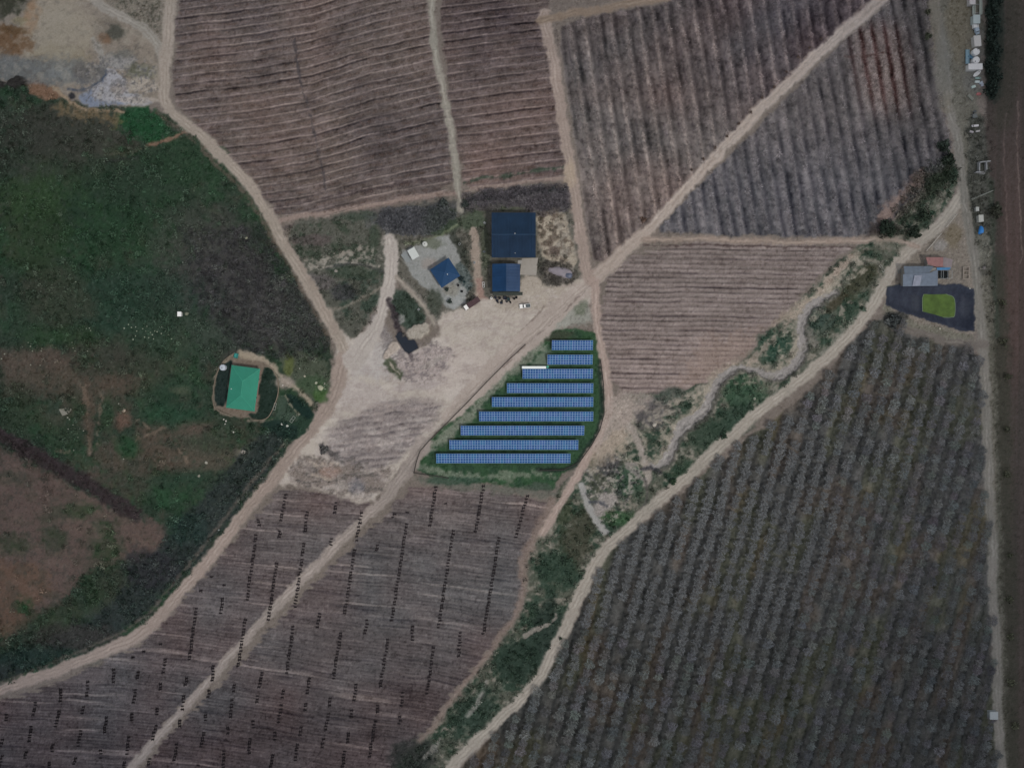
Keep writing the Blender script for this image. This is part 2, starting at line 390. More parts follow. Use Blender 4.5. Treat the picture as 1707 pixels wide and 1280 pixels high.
FG = [(692, 804), (800, 812), (922, 832), (905, 875), (872, 930), (874, 1000), (815, 1085), (742, 1172), (702, 1225), (655, 1285), (600, 1400), (140, 1400), (232, 1285), (345, 1160), (440, 1062), (525, 970), (622, 880), (664, 836)]
xsF = np.array([-100, 200, 430, 700, 900], float); ysF = np.array([-14, 0, 24, 44, 66], float)
def vF(x, y): return y - np.interp(x, xsF, ysF).astype(np.float32) * (1 + .5 * sm(900, 1200, y) * sm(300, 600, x))
def fF(x, y, v, r, t, b, sl):
    n = fbm(x, v * 6, 70, 131, 4); tint(b, n, (11, 10, 10))
    tint(b, 1 - sm(800, 950, y), (14, 9, 7))
    tint(b, sm(1050, 1250, y), (-13, -13, -12))
    ln = sm(-.5, .5, fbm(x, v * 7, 34, 133, 3))
    tint(b, bump(t, .3, .3) * ln, (-20, -19, -18))
    pale = sm(.62, 1.0, fbm(x, v * 26, 150, 137, 2)); tint(b, pale, (34, 31, 28)); tint(b, sm(.2, .9, fbm(x, v * 16, 50, 138, 2)), (12, 11, 10)); tint(b, sm(.3, 1, fbm(x, v * 14, 60, 136, 2)), (-16, -15, -13))
    big = fbm(x, y, 90, 139, 2); tint(b, big, (2, -3, -4))
    tint(b, N3[sl], (4, 4, 4))
    return .15 * bump(t, .8, .3)
rows_field(FF, (88, 81, 82), vF, 5.3, 'vineyard_soil', fF, ragged=5)
rows_field(FG, (88, 81, 82), vF, 5.3, 'vineyard_soil', fF, ragged=5)
line([(690, 800), (800, 810), (925, 832)], 5, (118, 112, 104), a=.7, rough=4)

# ---- middle green plots
area([(468, 372), (560, 360), (628, 350), (650, 395), (655, 440), (640, 500), (606, 548), (585, 575), (555, 545), (515, 470)], (80, 82, 74), lab='rough_grass', grain=7, rough=3)
speck([(475, 380), (560, 365), (625, 355), (640, 420), (600, 440), (560, 430), (500, 440)], (56, 66, 56), .5, 16, .8, 201)
speck([(540, 430), (650, 430), (640, 500), (600, 540), (560, 520)], (52, 66, 58), .5, 16, .8, 203)
speck([(500, 440), (560, 420), (620, 410), (650, 430), (640, 450), (560, 450), (510, 455)], (146, 140, 130), .5, 5, .8, 205, stretch=1.5)
line([(505, 435), (560, 425), (615, 412)], 5, (140, 132, 122), a=.6, rough=5); line([(545, 448), (600, 440), (640, 450)], 4, (60, 62, 62), a=.8, rough=3)
blob(575, 488, 26, 14, (56, 58, 60), a=.9); blob(530, 470, 26, 14, (92, 86, 88), a=.7)
line([(555, 518), (600, 500), (635, 480)], 5, (132, 124, 112), a=.7)
blob(590, 455, 42, 10, (58, 68, 58), a=.8); blob(520, 400, 30, 10, (88, 74, 76), a=.6); blob(600, 360, 40, 9, (58, 68, 60), a=.7)
area([(628, 348), (765, 328), (792, 322), (948, 304), (958, 380), (978, 440), (985, 462), (900, 488), (815, 500), (770, 515), (735, 540), (690, 520), (665, 470), (640, 400)], (92, 90, 82), lab='rough_grass', grain=6)
blob(682, 368, 58, 22, (76, 78, 84), a=.95, z=.3); blob(740, 350, 40, 14, (60, 62, 66), a=.7); blob(850, 338, 40, 14, (72, 80, 66), a=.7)
area([(770, 322), (945, 306), (952, 350), (900, 360), (870, 340), (780, 352)], (78, 75, 80), soft=4, rough=4, a=.95, z=.4)
line([(772, 350), (785, 334), (830, 330), (880, 322), (945, 314)], 8, (44, 46, 50), soft=3, rough=3, a=.9)
line([(780, 342), (840, 336), (900, 326)], 5, (108, 106, 108), soft=2, rough=3, a=.7)
blob(735, 370, 30, 22, (54, 66, 54), a=.9); blob(790, 370, 24, 18, (66, 78, 64), a=.8); blob(808, 420, 9, 40, (72, 80, 66), a=.7)
line([(672, 408), (720, 398), (762, 378)], 4, (110, 118, 96), a=.8)
area([(897, 356), (940, 350), (955, 400), (962, 440), (940, 448), (905, 436), (896, 400)], (156, 146, 130), soft=3, rough=3, grain=9)
speck([(896, 356), (940, 350), (958, 440), (915, 438), (896, 400)], (92, 80, 70), .45, 6, .85, 207, z=.1); speck([(925, 356), (950, 352), (960, 440), (925, 438)], (132, 126, 116), .5, 8, .7, 208)
blob(924, 418, 10, 9, (92, 80, 74), a=.9); blob(912, 405, 10, 6, (100, 88, 78), a=.8)
area([(898, 440), (940, 436), (958, 448), (955, 468), (925, 476), (902, 470)], (110, 104, 98), soft=2, rough=3, grain=14, z=.5)
speck([(898, 438), (940, 436), (960, 450), (925, 478), (900, 470)], (58, 56, 50), .45, 4, .8, 209)
# concrete yard round the blue house
area([(668, 415), (700, 408), (745, 388), (758, 396), (772, 440), (786, 490), (772, 508), (748, 520), (725, 500), (695, 470), (676, 440)], (134, 137, 136), soft=2.5, rough=2, grain=4, lab='yard_paving')
blob(717, 440, 12, 10, (140, 130, 124), a=.6)
area([(765, 440), (782, 450), (788, 490), (770, 480), (762, 460)], (82, 92, 92), soft=3, rough=5, a=.9, grain=14)
blob(758, 500, 18, 16, (142, 146, 146), a=.8); blob(752, 486, 14, 10, (128, 126, 116), a=.7, grain=12)
area([(748, 392), (765, 385), (780, 430), (782, 450), (768, 430), (758, 408)], (60, 64, 58), soft=3, rough=4, a=.9)
blob(720, 405, 22, 8, (90, 96, 82), a=.7)
line([(790, 385), (796, 440), (800, 500)], 13, (146, 132, 120), lab='dirt_path', rough=2)
line([(800, 470), (802, 495), (812, 505)], 12, (146, 116, 106), a=.8)
area([(668, 455), (690, 480), (715, 510), (735, 530), (728, 538), (705, 520), (680, 488)], (92, 90, 84), soft=3, rough=4, grain=9)
blob(722, 505, 16, 20, (66, 72, 64), a=.9)

# ---- yard of pale sand
YARD = [(560, 545), (592, 572), (612, 545), (640, 560), (700, 585), (738, 556), (725, 528), (770, 512), (818, 500), (870, 494), (940, 476), (992, 452), (1004, 470), (962, 545), (902, 556), (850, 600), (795, 655), (742, 705), (692, 752), (650, 805), (612, 842), (560, 828), (490, 806), (462, 812), (474, 780), (525, 700), (562, 640)]
area(YARD, (168, 159, 149), lab='dirt_yard', grain=2.5, rough=2.5)
area([(867, 459), (900, 461), (905, 476), (925, 482), (960, 466), (985, 470), (960, 500), (880, 520), (815, 515), (818, 500), (866, 494)], (160, 150, 138), soft=3, rough=2, lab='dirt_yard', grain=4)
blob(620, 600, 50, 36, (164, 160, 160), a=.7); blob(760, 620, 60, 50, (174, 162, 156), a=.6); blob(600, 660, 50, 26, (160, 150, 150), a=.5)
sl, sd = sd_poly([(565, 705), (640, 672), (735, 662), (742, 676), (700, 730), (655, 775), (600, 790), (540, 765), (545, 725)], 20)
x_, y_ = X[sl], Y[sl]; v_ = y_ + .14 * x_ + 2 * fbm(x_, y_, 30, 141, 2); t_ = np.mod(v_ / 10.5, 1)
al_ = (1 - sm(-9, 9, sd + 6 * N2[sl])) * .95
b_ = np.zeros(x_.shape + (3,), np.float32) + np.array((128, 119, 118), np.float32)
tint(b_, bump(t_, .3, .28) * sm(-.5, .4, fbm(x_, v_ * 2, 30, 143, 3)), (-38, -35, -31)); tint(b_, fbm(x_, v_ * 3, 40, 147, 3), (12, 11, 10))
C[sl] += (b_ - C[sl]) * al_[..., None]; Z[sl] += al_ * .2 * (bump(t_, .8, .3) - bump(t_, .3, .3)); G[sl] += (6 - G[sl]) * al_
area([(486, 764), (540, 758), (600, 786), (655, 780), (648, 806), (612, 834), (560, 826), (480, 808)], (116, 106, 100), soft=8, rough=7, a=.9, grain=10)
speck([(480, 770), (560, 760), (650, 780), (640, 815), (610, 832), (480, 806)], (84, 80, 78), .35, 8, .7, 211, z=-.1, stretch=1.6)
blob(552, 788, 18, 10, (140, 114, 102), a=.8); line([(515, 770), (540, 776), (565, 772)], 4, (160, 146, 132), a=.8, rough=4); line([(520, 790), (550, 800), (565, 798)], 4, (162, 148, 134), a=.7, rough=4)
line([(535, 744), (555, 756), (570, 772)], 7, (84, 80, 80), a=.9, rough=4); blob(592, 812, 14, 12, (104, 104, 112), a=.7)
blob(700, 640, 40, 9, (148, 138, 138), a=.6, rot=-10)
rt_ = random.Random(21)
for k in range(26):
    x0, y0 = rt_.choice([(600, 600), (640, 680), (700, 640), (780, 600), (840, 545), (760, 560), (690, 720), (580, 680), (900, 500)]); x0 += rt_.uniform(-30, 30); y0 += rt_.uniform(-16, 16); an = rt_.uniform(-.9, -.2); ln_ = rt_.uniform(30, 90); cv = rt_.uniform(-.4, .4)
    pp = [(x0 + ln_ * q * cos(an + cv * q), y0 + ln_ * q * sin(an + cv * q)) for q in (0, .35, .7, 1)]
    cc = rt_.choice([(140, 128, 124), (186, 176, 172), (150, 138, 132)])
    line(pp, 1.5, cc, soft=1.3, rough=1.6, a=.45); line([(x + 4, y + 5) for x, y in pp], 1.5, cc, soft=1.3, rough=1.6, a=.4)
speck(YARD, (146, 134, 130), .28, 9, .45, 217, stretch=1.8); speck(YARD, (186, 178, 172), .25, 14, .4, 219, stretch=2)
# churned ground round the pond
area([(650, 600), (690, 585), (725, 575), (755, 585), (745, 610), (715, 640), (690, 635), (660, 620)], (150, 138, 136), soft=7, rough=6, a=.8, grain=10)
speck([(672, 546), (716, 536), (722, 556), (690, 570)], (112, 104, 92), .35, 5, .8, 267)
speck([(640, 570), (760, 570), (750, 620), (700, 645), (640, 620)], (108, 100, 102), .32, 6, .7, 213)
area([(648, 492), (665, 482), (690, 490), (706, 520), (708, 545), (690, 556), (664, 540), (650, 515)], (56, 68, 60), soft=4, rough=3, grain=6, lab='rough_grass')
blob(668, 533, 8, 8, (140, 140, 138), a=.8)
line([(626, 530), (640, 552), (652, 580)], 20, (124, 118, 118), a=.8, rough=4, soft=5, grain=9)
area([(638, 592), (650, 590), (672, 622), (665, 630), (645, 612)], (66, 74, 58), soft=3, rough=3, a=.9)
line([(647, 598), (656, 612), (666, 622)], 1.5, (150, 142, 128), soft=1)
area([(676, 552), (690, 540), (714, 538), (716, 552), (700, 566), (686, 566)], (152, 145, 134), soft=2, rough=1.5, z=1.0, grain=8)
area([(636, 590), (652, 566), (668, 568), (672, 578), (655, 586), (642, 598)], (164, 152, 142), soft=2, rough=1.5, z=.9, grain=9)
blob(722, 604, 22, 5, (150, 142, 136), rot=-25, a=.6)
# ---- solar plot
SOL = [(880, 572), (905, 552), (990, 548), (1000, 570), (1008, 640), (1008, 700), (985, 745), (956, 778), (930, 795), (925, 822), (800, 806), (688, 790), (700, 752), (740, 712), (800, 655)]
area(SOL, (50, 76, 54), lab='solar_field_grass', grain=4, soft=2, rough=1.5, smooth=1)
speck(SOL, (40, 60, 48), .4, 20, .6, 221)
line([(898, 575), (872, 600), (830, 640), (790, 682), (745, 728), (712, 752)], 16, (128, 130, 120), soft=5, rough=5, a=.75, grain=8)
blob(905, 600, 14, 22, (120, 128, 116), a=.7, rot=25); blob(930, 560, 30, 8, (60, 64, 54), a=.8)
line([(700, 778), (760, 792), (830, 796), (880, 790), (925, 792)], 10, (116, 122, 110), soft=4, rough=6, a=.7, grain=10)
line([(700, 800), (800, 812), (930, 826)], 14, (92, 94, 86), soft=5, rough=5, a=.8); blob(760, 800, 50, 6, (50, 72, 60), a=.7); blob(905, 812, 22, 7, (70, 78, 72), a=.7)
line([(998, 602), (1003, 660), (1000, 706), (984, 742), (960, 775), (938, 783), (900, 784)], 8, (38, 50, 44), soft=3, rough=1, a=.9)
area([(880, 560), (905, 535), (955, 505), (985, 510), (990, 545), (905, 552)], (138, 140, 132), soft=5, rough=4, a=.9, grain=5)
blob(968, 515, 12, 16, (100, 106, 92), a=.8)
# ---- creek corridor
CREEK = [(1592, 268), (1598, 300), (1560, 372), (1500, 425), (1462, 490), (1412, 552), (1352, 612), (1292, 662), (1212, 722), (1152, 780), (1072, 846), (1014, 894), (964, 980), (922, 1070), (892, 1130), (850, 1172), (790, 1230), (735, 1290), (640, 1400), (600, 1400), (650, 1292), (705, 1228), (745, 1180), (812, 1100), (872, 1015), (872, 940), (904, 880), (935, 812), (962, 785), (1000, 740), (1020, 656), (1110, 655), (1188, 640), (1236, 604), (1286, 546), (1336, 500), (1376, 456), (1432, 410), (1475, 382), (1530, 330)]
area(CREEK, (80, 84, 74), lab='creek_bank', soft=3, rough=3, grain=6)
speck(CREEK, (46, 62, 52), .5, 26, .9, 231)
speck(CREEK, (140, 132, 120), .30, 9, .7, 233, stretch=1.2)
for (x, y, rx, ry, c, a_, rt) in [(1470, 385, 26, 16, (58, 52, 50), .9, 0), (1290, 575, 28, 26, (44, 66, 56), .95, -30), (1240, 650, 34, 30, (52, 74, 58), .9, -20), (1225, 700, 44, 22, (48, 64, 54), .95, -30), (1180, 730, 30, 24, (46, 60, 50), .9, -30), (1140, 785, 26, 16, (44, 60, 48), .9, -30),
        (1365, 530, 26, 22, (52, 66, 60), .9, -40), (1090, 690, 40, 24, (84, 80, 82), .9, 0), (1120, 660, 30, 12, (74, 80, 74), .8, 0), (1015, 770, 18, 22, (74, 72, 74), .9, 0), (1050, 800, 26, 30, (52, 72, 58), .95, 0), (1030, 860, 26, 12, (52, 78, 54), .9, 0),
        (995, 805, 14, 14, (70, 74, 62), .8, 0), (940, 850, 14, 30, (56, 64, 50), .9, 0), (965, 900, 24, 56, (64, 66, 54), .9, 15), (930, 950, 34, 34, (44, 60, 50), .9, 0), (905, 1060, 26, 60, (42, 54, 48), .95, 12), (860, 1100, 34, 44, (42, 56, 48), .95, 30), (790, 1190, 30, 50, (44, 58, 50), .9, 40),
        (690, 1270, 36, 40, (42, 46, 44), .9, 40), (1120, 700, 14, 10, (60, 80, 66), .7, 0), (1430, 470, 40, 14, (60, 62, 48), .9, -40), (1395, 500, 26, 8, (64, 60, 46), .8, -40), (1345, 560, 12, 20, (110, 108, 102), .7, -40), (1560, 300, 30, 14, (44, 52, 42), .9, -40)]:
    blob(x, y, rx, ry, c, a=a_, rot=rt)
line([(1430, 420), (1400, 450), (1360, 490), (1320, 520), (1290, 540)], 12, (146, 132, 118), soft=4, rough=5, a=.7, grain=10)
line([(1450, 505), (1410, 545), (1370, 590)], 12, (128, 126, 116), soft=4, rough=6, a=.6, grain=10)
line([(1080, 690), (1140, 660), (1190, 640), (1225, 612)], 6, (142, 134, 122), soft=4, rough=4, a=.6)
line([(1590, 300), (1555, 340), (1535, 370), (1500, 395)], 8, (116, 112, 100), soft=3, rough=4, a=.6)
BED = [(1392, 484, 8), (1362, 500, 16), (1342, 520, 12), (1332, 545, 16), (1336, 575, 14), (1330, 602, 15), (1308, 624, 16), (1282, 628, 12), (1258, 612, 10), (1232, 612, 8), (1200, 634, 14), (1186, 655, 14), (1178, 682, 14), (1160, 700, 16), (1138, 710, 18), (1125, 735, 12), (1112, 765, 14), (1094, 780, 14), (1078, 778, 8)]
speck([(1020, 690), (1060, 680), (1200, 640), (1290, 560), (1420, 420), (1440, 440), (1340, 560), (1330, 620), (1210, 650), (1150, 720), (1110, 790), (1060, 800), (1030, 760)], (152, 144, 130), .34, 10, .7, 261, stretch=1.3)
speck([(960, 790), (1000, 770), (1040, 760), (1080, 790), (1040, 850), (1010, 880), (980, 850)], (150, 144, 136), .36, 7, .8, 263); speck([(960, 790), (1000, 770), (1080, 780), (1040, 850), (980, 850)], (62, 62, 66), .22, 5, .7, 265)
line([(1420, 430), (1385, 462), (1345, 508), (1295, 556), (1245, 612), (1195, 648)], 9, (150, 134, 122), a=.7, soft=4, rough=5, grain=10)
area([(1016, 662), (1060, 664), (1052, 700), (1062, 730), (1030, 740), (1000, 770), (985, 765), (1004, 715)], (150, 140, 130), a=.6, soft=6, rough=7, grain=10)
line(BED, 12, (96, 96, 90), a=.5, soft=5)
line([(a[0] - 4, a[1] - 3, a[2] + 9) for a in BED], 12, (148, 138, 124), a=.6, soft=4, rough=6, grain=9)
line([(a[0] + 3, a[1] + 3, a[2] + 3) for a in BED], 12, (74, 74, 70), a=.7, soft=2, rough=3)
line(BED, 12, (134, 130, 128), lab='creek_bed', z=-.6, grain=5, soft=1.5, rough=3.2)
line([(a[0] + 2, a[1] + 3) for a in BED], 1.5, (86, 84, 84), a=.6, soft=1.2, rough=2.5); line([(a[0] - 3, a[1]) for a in BED[2:]], 1.2, (166, 162, 158), a=.5, soft=1.2, rough=2.5)
for bx in ([(1040, 700), (1030, 740), (1048, 768)], [(1052, 705), (1080, 735), (1074, 770)], [(1020, 752), (1050, 770), (1076, 778)], [(1186, 650), (1150, 660), (1110, 682)], [(1128, 716), (1112, 700), (1096, 705)], [(1330, 560), (1318, 590), (1296, 600)], [(1372, 494), (1395, 470), (1418, 440)], [(1400, 478), (1440, 450)]): line(bx, 4, (150, 142, 128), a=.75, soft=2, rough=4, grain=10)
line([(1032, 690, 9), (1052, 710, 12), (1066, 735, 12), (1072, 768, 10), (1082, 790, 14), (1074, 810, 8)], 12, (140, 132, 124), lab='creek_bed', z=-.4, grain=7, soft=2.5, rough=2.5)
line([(1060, 775), (1040, 772), (1060, 790), (1074, 800)], 6, (128, 122, 118), a=.8, rough=2)
line([(1070, 782), (1090, 780), (1100, 790)], 5, (62, 62, 68), a=.9, rough=2)
line([(968, 808, 12), (980, 835, 14), (992, 862, 12), (1008, 885, 14)], 12, (142, 142, 140), lab='creek_bed', z=-.3, grain=4)
area([(990, 838), (1010, 822), (1028, 820), (1028, 840), (1010, 850), (1000, 862)], (138, 132, 128), soft=3, rough=4, grain=12); line([(984, 836), (1000, 832), (1012, 842)], 4, (60, 64, 74), a=.8, rough=2)
line([(1074, 800), (1078, 830), (1070, 850)], 3, (70, 68, 66), a=.8, rough=1)
line([(812, 1135, 3), (800, 1165, 9), (780, 1195, 6)], 6, (130, 130, 124), a=.85); line([(735, 1225, 4), (725, 1245, 9), (708, 1262, 5)], 6, (128, 126, 120), a=.8)
line([(875, 1060, 9), (890, 1050, 8), (915, 1040, 6), (926, 1025, 3)], 6, (128, 122, 114), a=.9, soft=1.5)
line([(870, 935), (872, 1000), (878, 1020)], 4, (124, 112, 106), a=.6)
line([(920, 835, 16), (895, 890, 16), (872, 935, 18), (874, 1005, 10), (815, 1092, 10), (745, 1180, 10), (700, 1235, 8)], 12, (124, 108, 100), soft=5, rough=3, a=.85)
# ---- reservoir surroundings and farm road strip
area([(1600, 300), (1612, 345), (1625, 430), (1640, 530), (1640, 560), (1560, 560), (1480, 530), (1470, 500), (1500, 440), (1545, 405), (1585, 350)], (118, 110, 100), soft=3, rough=3, grain=7, lab='yard_paving')
blob(1590, 395, 14, 18, (104, 94, 74), a=.7); blob(1565, 410, 12, 8, (132, 130, 128), a=.7); blob(1590, 460, 18, 20, (112, 106, 98), a=.6, grain=10)
area([(1474, 505), (1500, 530), (1560, 545), (1630, 562), (1625, 575), (1555, 570), (1490, 545), (1468, 520)], (104, 102, 90), soft=3, rough=3, grain=10)
blob(1490, 532, 22, 12, (52, 54, 54), a=.8)
area([(1548, -90), (1640, -90), (1640, 60), (1628, 150), (1635, 230), (1650, 300), (1655, 430), (1668, 560), (1672, 800), (1690, 1400), (1665, 1400), (1650, 800), (1640, 540), (1612, 330), (1590, 220), (1560, 100)], (96, 94, 84), soft=3, rough=3, grain=6)
area([(1612, 190), (1650, 200), (1656, 300), (1655, 420), (1625, 420), (1612, 300)], (64, 66, 60), soft=4, rough=4, a=.9, grain=8)
blob(1638, 415, 12, 28, (104, 104, 94), a=.8, grain=12); blob(1640, 450, 10, 12, (70, 70, 64), a=.8)
blob(1622, 100, 20, 60, (100, 100, 96), a=.8); blob(1600, 50, 24, 60, (104, 96, 78), a=.6)
# brown field at the right edge
area([(1648, -90), (1900, -90), (1900, 1400), (1684, 1400), (1680, 1100), (1668, 800), (1660, 520), (1652, 300), (1640, 180)], (66, 59, 55), soft=3, rough=1.5, grain=2.5, lab='ploughed_field')
sl = win([(1640, -90), (1800, 1400)], 0); x_ = X[sl]; t_ = fbm((x_ + .01 * Y[sl]) * 3, Y[sl] * .04, 20, 151, 3) * sm(1645, 1665, x_)
tint(C[sl], t_, (7, 4, 4)); tint(C[sl], sm(100, 500, Y[sl]) * (1 - sm(560, 700, Y[sl])) * sm(1650, 1680, x_), (8, 2, 2))
area([(1645, -90), (1672, -90), (1675, 150), (1662, 175), (1640, 165)], (44, 50, 45), soft=4, rough=2, a=.95)
line([(1690, -90), (1690, 100), (1670, 200)], 30, (60, 58, 50), soft=12, a=.7)
line([(1675, 190), (1675, 320), (1678, 420)], 1.6, (104, 88, 84), soft=1.2, rough=.8, a=.6); line([(1697, 170), (1699, 320), (1703, 440)], 1.6, (112, 98, 92), soft=1.2, rough=.8, a=.7)
line([(1662, 440), (1668, 560), (1676, 800), (1684, 1100), (1690, 1400)], 26, (58, 58, 49), soft=9, rough=4, a=.85)
line([(1652, 300), (1655, 420), (1662, 560)], 8, (56, 62, 54), soft=4, rough=2, a=.9)

# ---- roads
def road(p, wd, col, rut=True, **k):
    n = 'dirt_road'
    i = sum(1 for q in LABN if q.startswith('dirt_road'))
    if i: n = 'dirt_road.%03d' % i
    k.setdefault('soft', 3.2); k.setdefault('rough', 2.0)
    sl, al, dc = line(p, wd, col, lab=n, grain=2.2, **k)
    if rut:
        d = np.abs(dc - 3.0)
        tint(C[sl], np.clip(1 - d / 1.6, 0, 1) * al * .9 * sm(-.7, .3, N2[sl]), (-17, -17, -17)); tint(C[sl], al * N2[sl], (7, 7, 7)); tint(C[sl], np.clip(1 - dc / 1.4, 0, 1) * al * sm(-.6, .4, N2[sl]), (9, 9, 8))
        tint(C[sl], al * N1[sl], (5, 4, 4)); Z[sl] -= np.clip(1 - d / 2, 0, 1) * al * .07
line([(282, -30), (279, 60), (274, 130)], 26, (128, 120, 110), soft=5, rough=5, a=.8)
road([(140, -30), (165, 8), (205, 30), (245, 55), (266, 80), (276, 110)], 16, (138, 133, 124))
road([(283, -90), (281, 60), (272, 130), (272, 176), (320, 216), (382, 268), (432, 332), (472, 402), (512, 472), (552, 542), (578, 590)], 19, (150, 139, 128))
line([(262, 188), (330, 240), (400, 312), (450, 390), (500, 475), (545, 560)], 5, (96, 84, 74), soft=3, rough=3, a=.7)
line([(478, 392), (520, 478), (560, 552)], 6, (140, 126, 116), soft=4, rough=4, a=.5)
road([(572, 600, 26), (556, 665, 24), (518, 722, 20), (460, 790, 20), (402, 858, 19), (340, 940, 18), (290, 1002, 17), (240, 1055, 20), (168, 1090, 20), (82, 1122, 18), (-90, 1180, 16)], 18, (146, 131, 122))
line([(535, 668), (500, 708), (440, 778), (390, 842), (330, 920), (275, 992), (232, 1040), (150, 1078), (0, 1140)], 4, (118, 104, 94), soft=3, rough=2, a=.5)
road([(1605, 320), (1578, 362), (1545, 396), (1502, 428), (1472, 480), (1420, 552), (1362, 612), (1300, 662), (1222, 722), (1160, 782), (1082, 850), (1018, 902), (970, 982), (930, 1072), (898, 1132), (858, 1176), (800, 1230), (750, 1280), (660, 1400)], 19, (150, 143, 133))
road([(1552, -90), (1566, 60), (1582, 170), (1598, 250), (1606, 320), (1622, 425), (1636, 520), (1643, 650), (1649, 800), (1654, 950), (1661, 1120), (1668, 1260), (1674, 1400)], 15, (118, 115, 108))
line([(1556, -90), (1560, 60), (1566, 120), (1580, 180)], 20, (110, 104, 90), soft=6, rough=4, a=.6); blob(1572, 110, 14, 60, (104, 104, 98), a=.6)
road([(1510, -60, 20), (1478, -6, 20), (1438, 24, 20), (1360, 92, 19), (1280, 172, 17), (1200, 252, 17), (1128, 328, 16), (1082, 382, 18), (1030, 432, 19), (985, 472, 24), (930, 520, 34), (870, 572, 38), (810, 632, 34), (750, 692, 26)], 16, (160, 148, 140))
DG = [(1478, -6), (1438, 24), (1360, 92), (1280, 172), (1200, 252), (1128, 328), (1082, 382), (1030, 430), (985, 470)]
for dx, dy, cc in ((-3.2, -2.6, (176, 160, 148)), (3.2, 2.6, (176, 160, 148)), (0, 0, (136, 122, 110)), (-8, -6, (126, 108, 100)), (8, 6, (122, 112, 100))): line([(x + dx, y + dy) for x, y in DG], 1.6, cc, a=.5, soft=1.3, rough=1.4)
line([(1080, 384), (1030, 430), (990, 466)], 20, (158, 144, 134), a=.6, soft=5)
line([(985, 478), (935, 528), (895, 555), (840, 612)], 1.6, (112, 98, 92), soft=1, rough=1.4, a=.7); line([(905, 510), (885, 535), (862, 555)], 1.6, (118, 104, 96), soft=1, rough=1.4, a=.6)
road([(708, -90), (722, 60), (742, 165), (757, 255), (766, 325), (766, 352)], 11, (142, 138, 128), rough=2.2)
road([(908, 22), (918, 80), (932, 160), (944, 240), (957, 320), (967, 390), (976, 450), (984, 470)], 19, (150, 134, 125), rough=2.6)
road([(904, 34), (960, 22), (1060, 6), (1130, -8), (1300, -60)], 13, (134, 117, 102))
blob(950, 290, 9, 26, (164, 146, 124), a=.6)
road([(1072, 400), (1200, 400), (1330, 403), (1420, 400), (1480, 398), (1530, 412)], 9, (146, 130, 119))
road([(705, 742, 30), (690, 768, 22), (660, 812, 20), (612, 860, 16), (540, 930, 15), (470, 1000, 16), (400, 1072, 12), (340, 1142, 13), (282, 1206, 13), (215, 1282, 14), (150, 1360, 14)], 15, (142, 132, 126), rough=2.6)
road([(992, 470), (992, 520), (1002, 590), (1013, 650), (1014, 690), (996, 742), (958, 795), (930, 845), (905, 890)], 14, (158, 140, 131), rough=2)
road([(650, 398, 18), (656, 440, 24), (648, 480, 22), (634, 535, 18), (612, 566, 30), (590, 600, 40)], 22, (166, 158, 152))
road([(662, 462), (690, 492), (712, 522), (722, 540)], 9, (142, 134, 124))
road([(1488, 545), (1530, 556), (1580, 568), (1642, 574)], 12, (106, 100, 94))
area([(1440, 392), (1500, 388), (1515, 420), (1480, 425)], (124, 116, 104), soft=6, rough=4, a=.5)
area([(1015, 650), (1100, 655), (1050, 700), (1040, 740), (985, 770), (1005, 700)], (156, 142, 134), soft=7, rough=6, a=.7, grain=8)
area([(1020, 720), (1050, 715), (1040, 750), (990, 790), (985, 770)], (150, 136, 118), soft=6, rough=6, a=.6)
line([(1392, 520), (1340, 580), (1250, 660)], 5, (122, 118, 106), soft=4, rough=4, a=.3)

# ---- green-roofed house grounds
area([(368, 605), (390, 588), (430, 590), (452, 605), (462, 620), (466, 640), (464, 668), (450, 696), (420, 698), (376, 690), (357, 678), (358, 645)], (112, 100, 88), soft=2, rough=1.2, grain=5, lab='house_garden')
area([(363, 618), (380, 600), (388, 605), (376, 676), (357, 676), (359, 640)], (32, 44, 42), soft=1.6, rough=.6)
area([(440, 612), (452, 612), (463, 632), (465, 660), (452, 694), (438, 700), (412, 694), (412, 686), (428, 690), (430, 660)], (32, 46, 40), soft=1.6, rough=.8)
line([(400, 588), (430, 594), (455, 608), (468, 630), (485, 640), (505, 655), (520, 672)], 9, (150, 138, 120), soft=3, rough=2, a=.9)
blob(478, 636, 20, 10, (146, 134, 124), a=.8); line([(400, 592), (425, 598)], 8, (150, 138, 118), soft=3, a=.8)
area([(470, 590), (545, 590), (552, 640), (545, 672), (520, 665), (490, 632), (465, 610)], (76, 82, 70), soft=4, rough=4, a=.8)
blob(482, 612, 9, 16, (84, 92, 54), a=.8); blob(535, 655, 10, 14, (62, 90, 50), a=.8); blob(520, 640, 24, 14, (58, 76, 56), a=.7)
area([(470, 660), (485, 654), (500, 664), (520, 686), (525, 692), (510, 720), (495, 735), (470, 728), (448, 706), (436, 702), (455, 698), (462, 680)], (40, 58, 48), soft=2, rough=1.5, grain=3)
area([(476, 656), (490, 656), (505, 668), (524, 690), (515, 700), (500, 690), (485, 672)], (26, 44, 40), soft=2, rough=1)
area([(462, 660), (476, 658), (500, 690), (490, 704), (456, 698)], (62, 76, 66), soft=2, rough=2, a=.8)
area([(430, 702), (470, 700), (500, 712), (490, 738), (455, 725)], (30, 46, 42), soft=3, rough=2, a=.9)
line([(476, 658), (490, 680), (498, 690)], 1.2, (112, 112, 96), soft=1)
line([(363, 616), (357, 640), (355, 674), (366, 688), (386, 692)], 2.5, (112, 104, 92), soft=1.5)
line([(395, 588), (368, 606), (360, 630)], 2.5, (124, 116, 100), soft=1.5)
line([(412, 700), (440, 702), (452, 698)], 2, (106, 100, 88), soft=1.2)

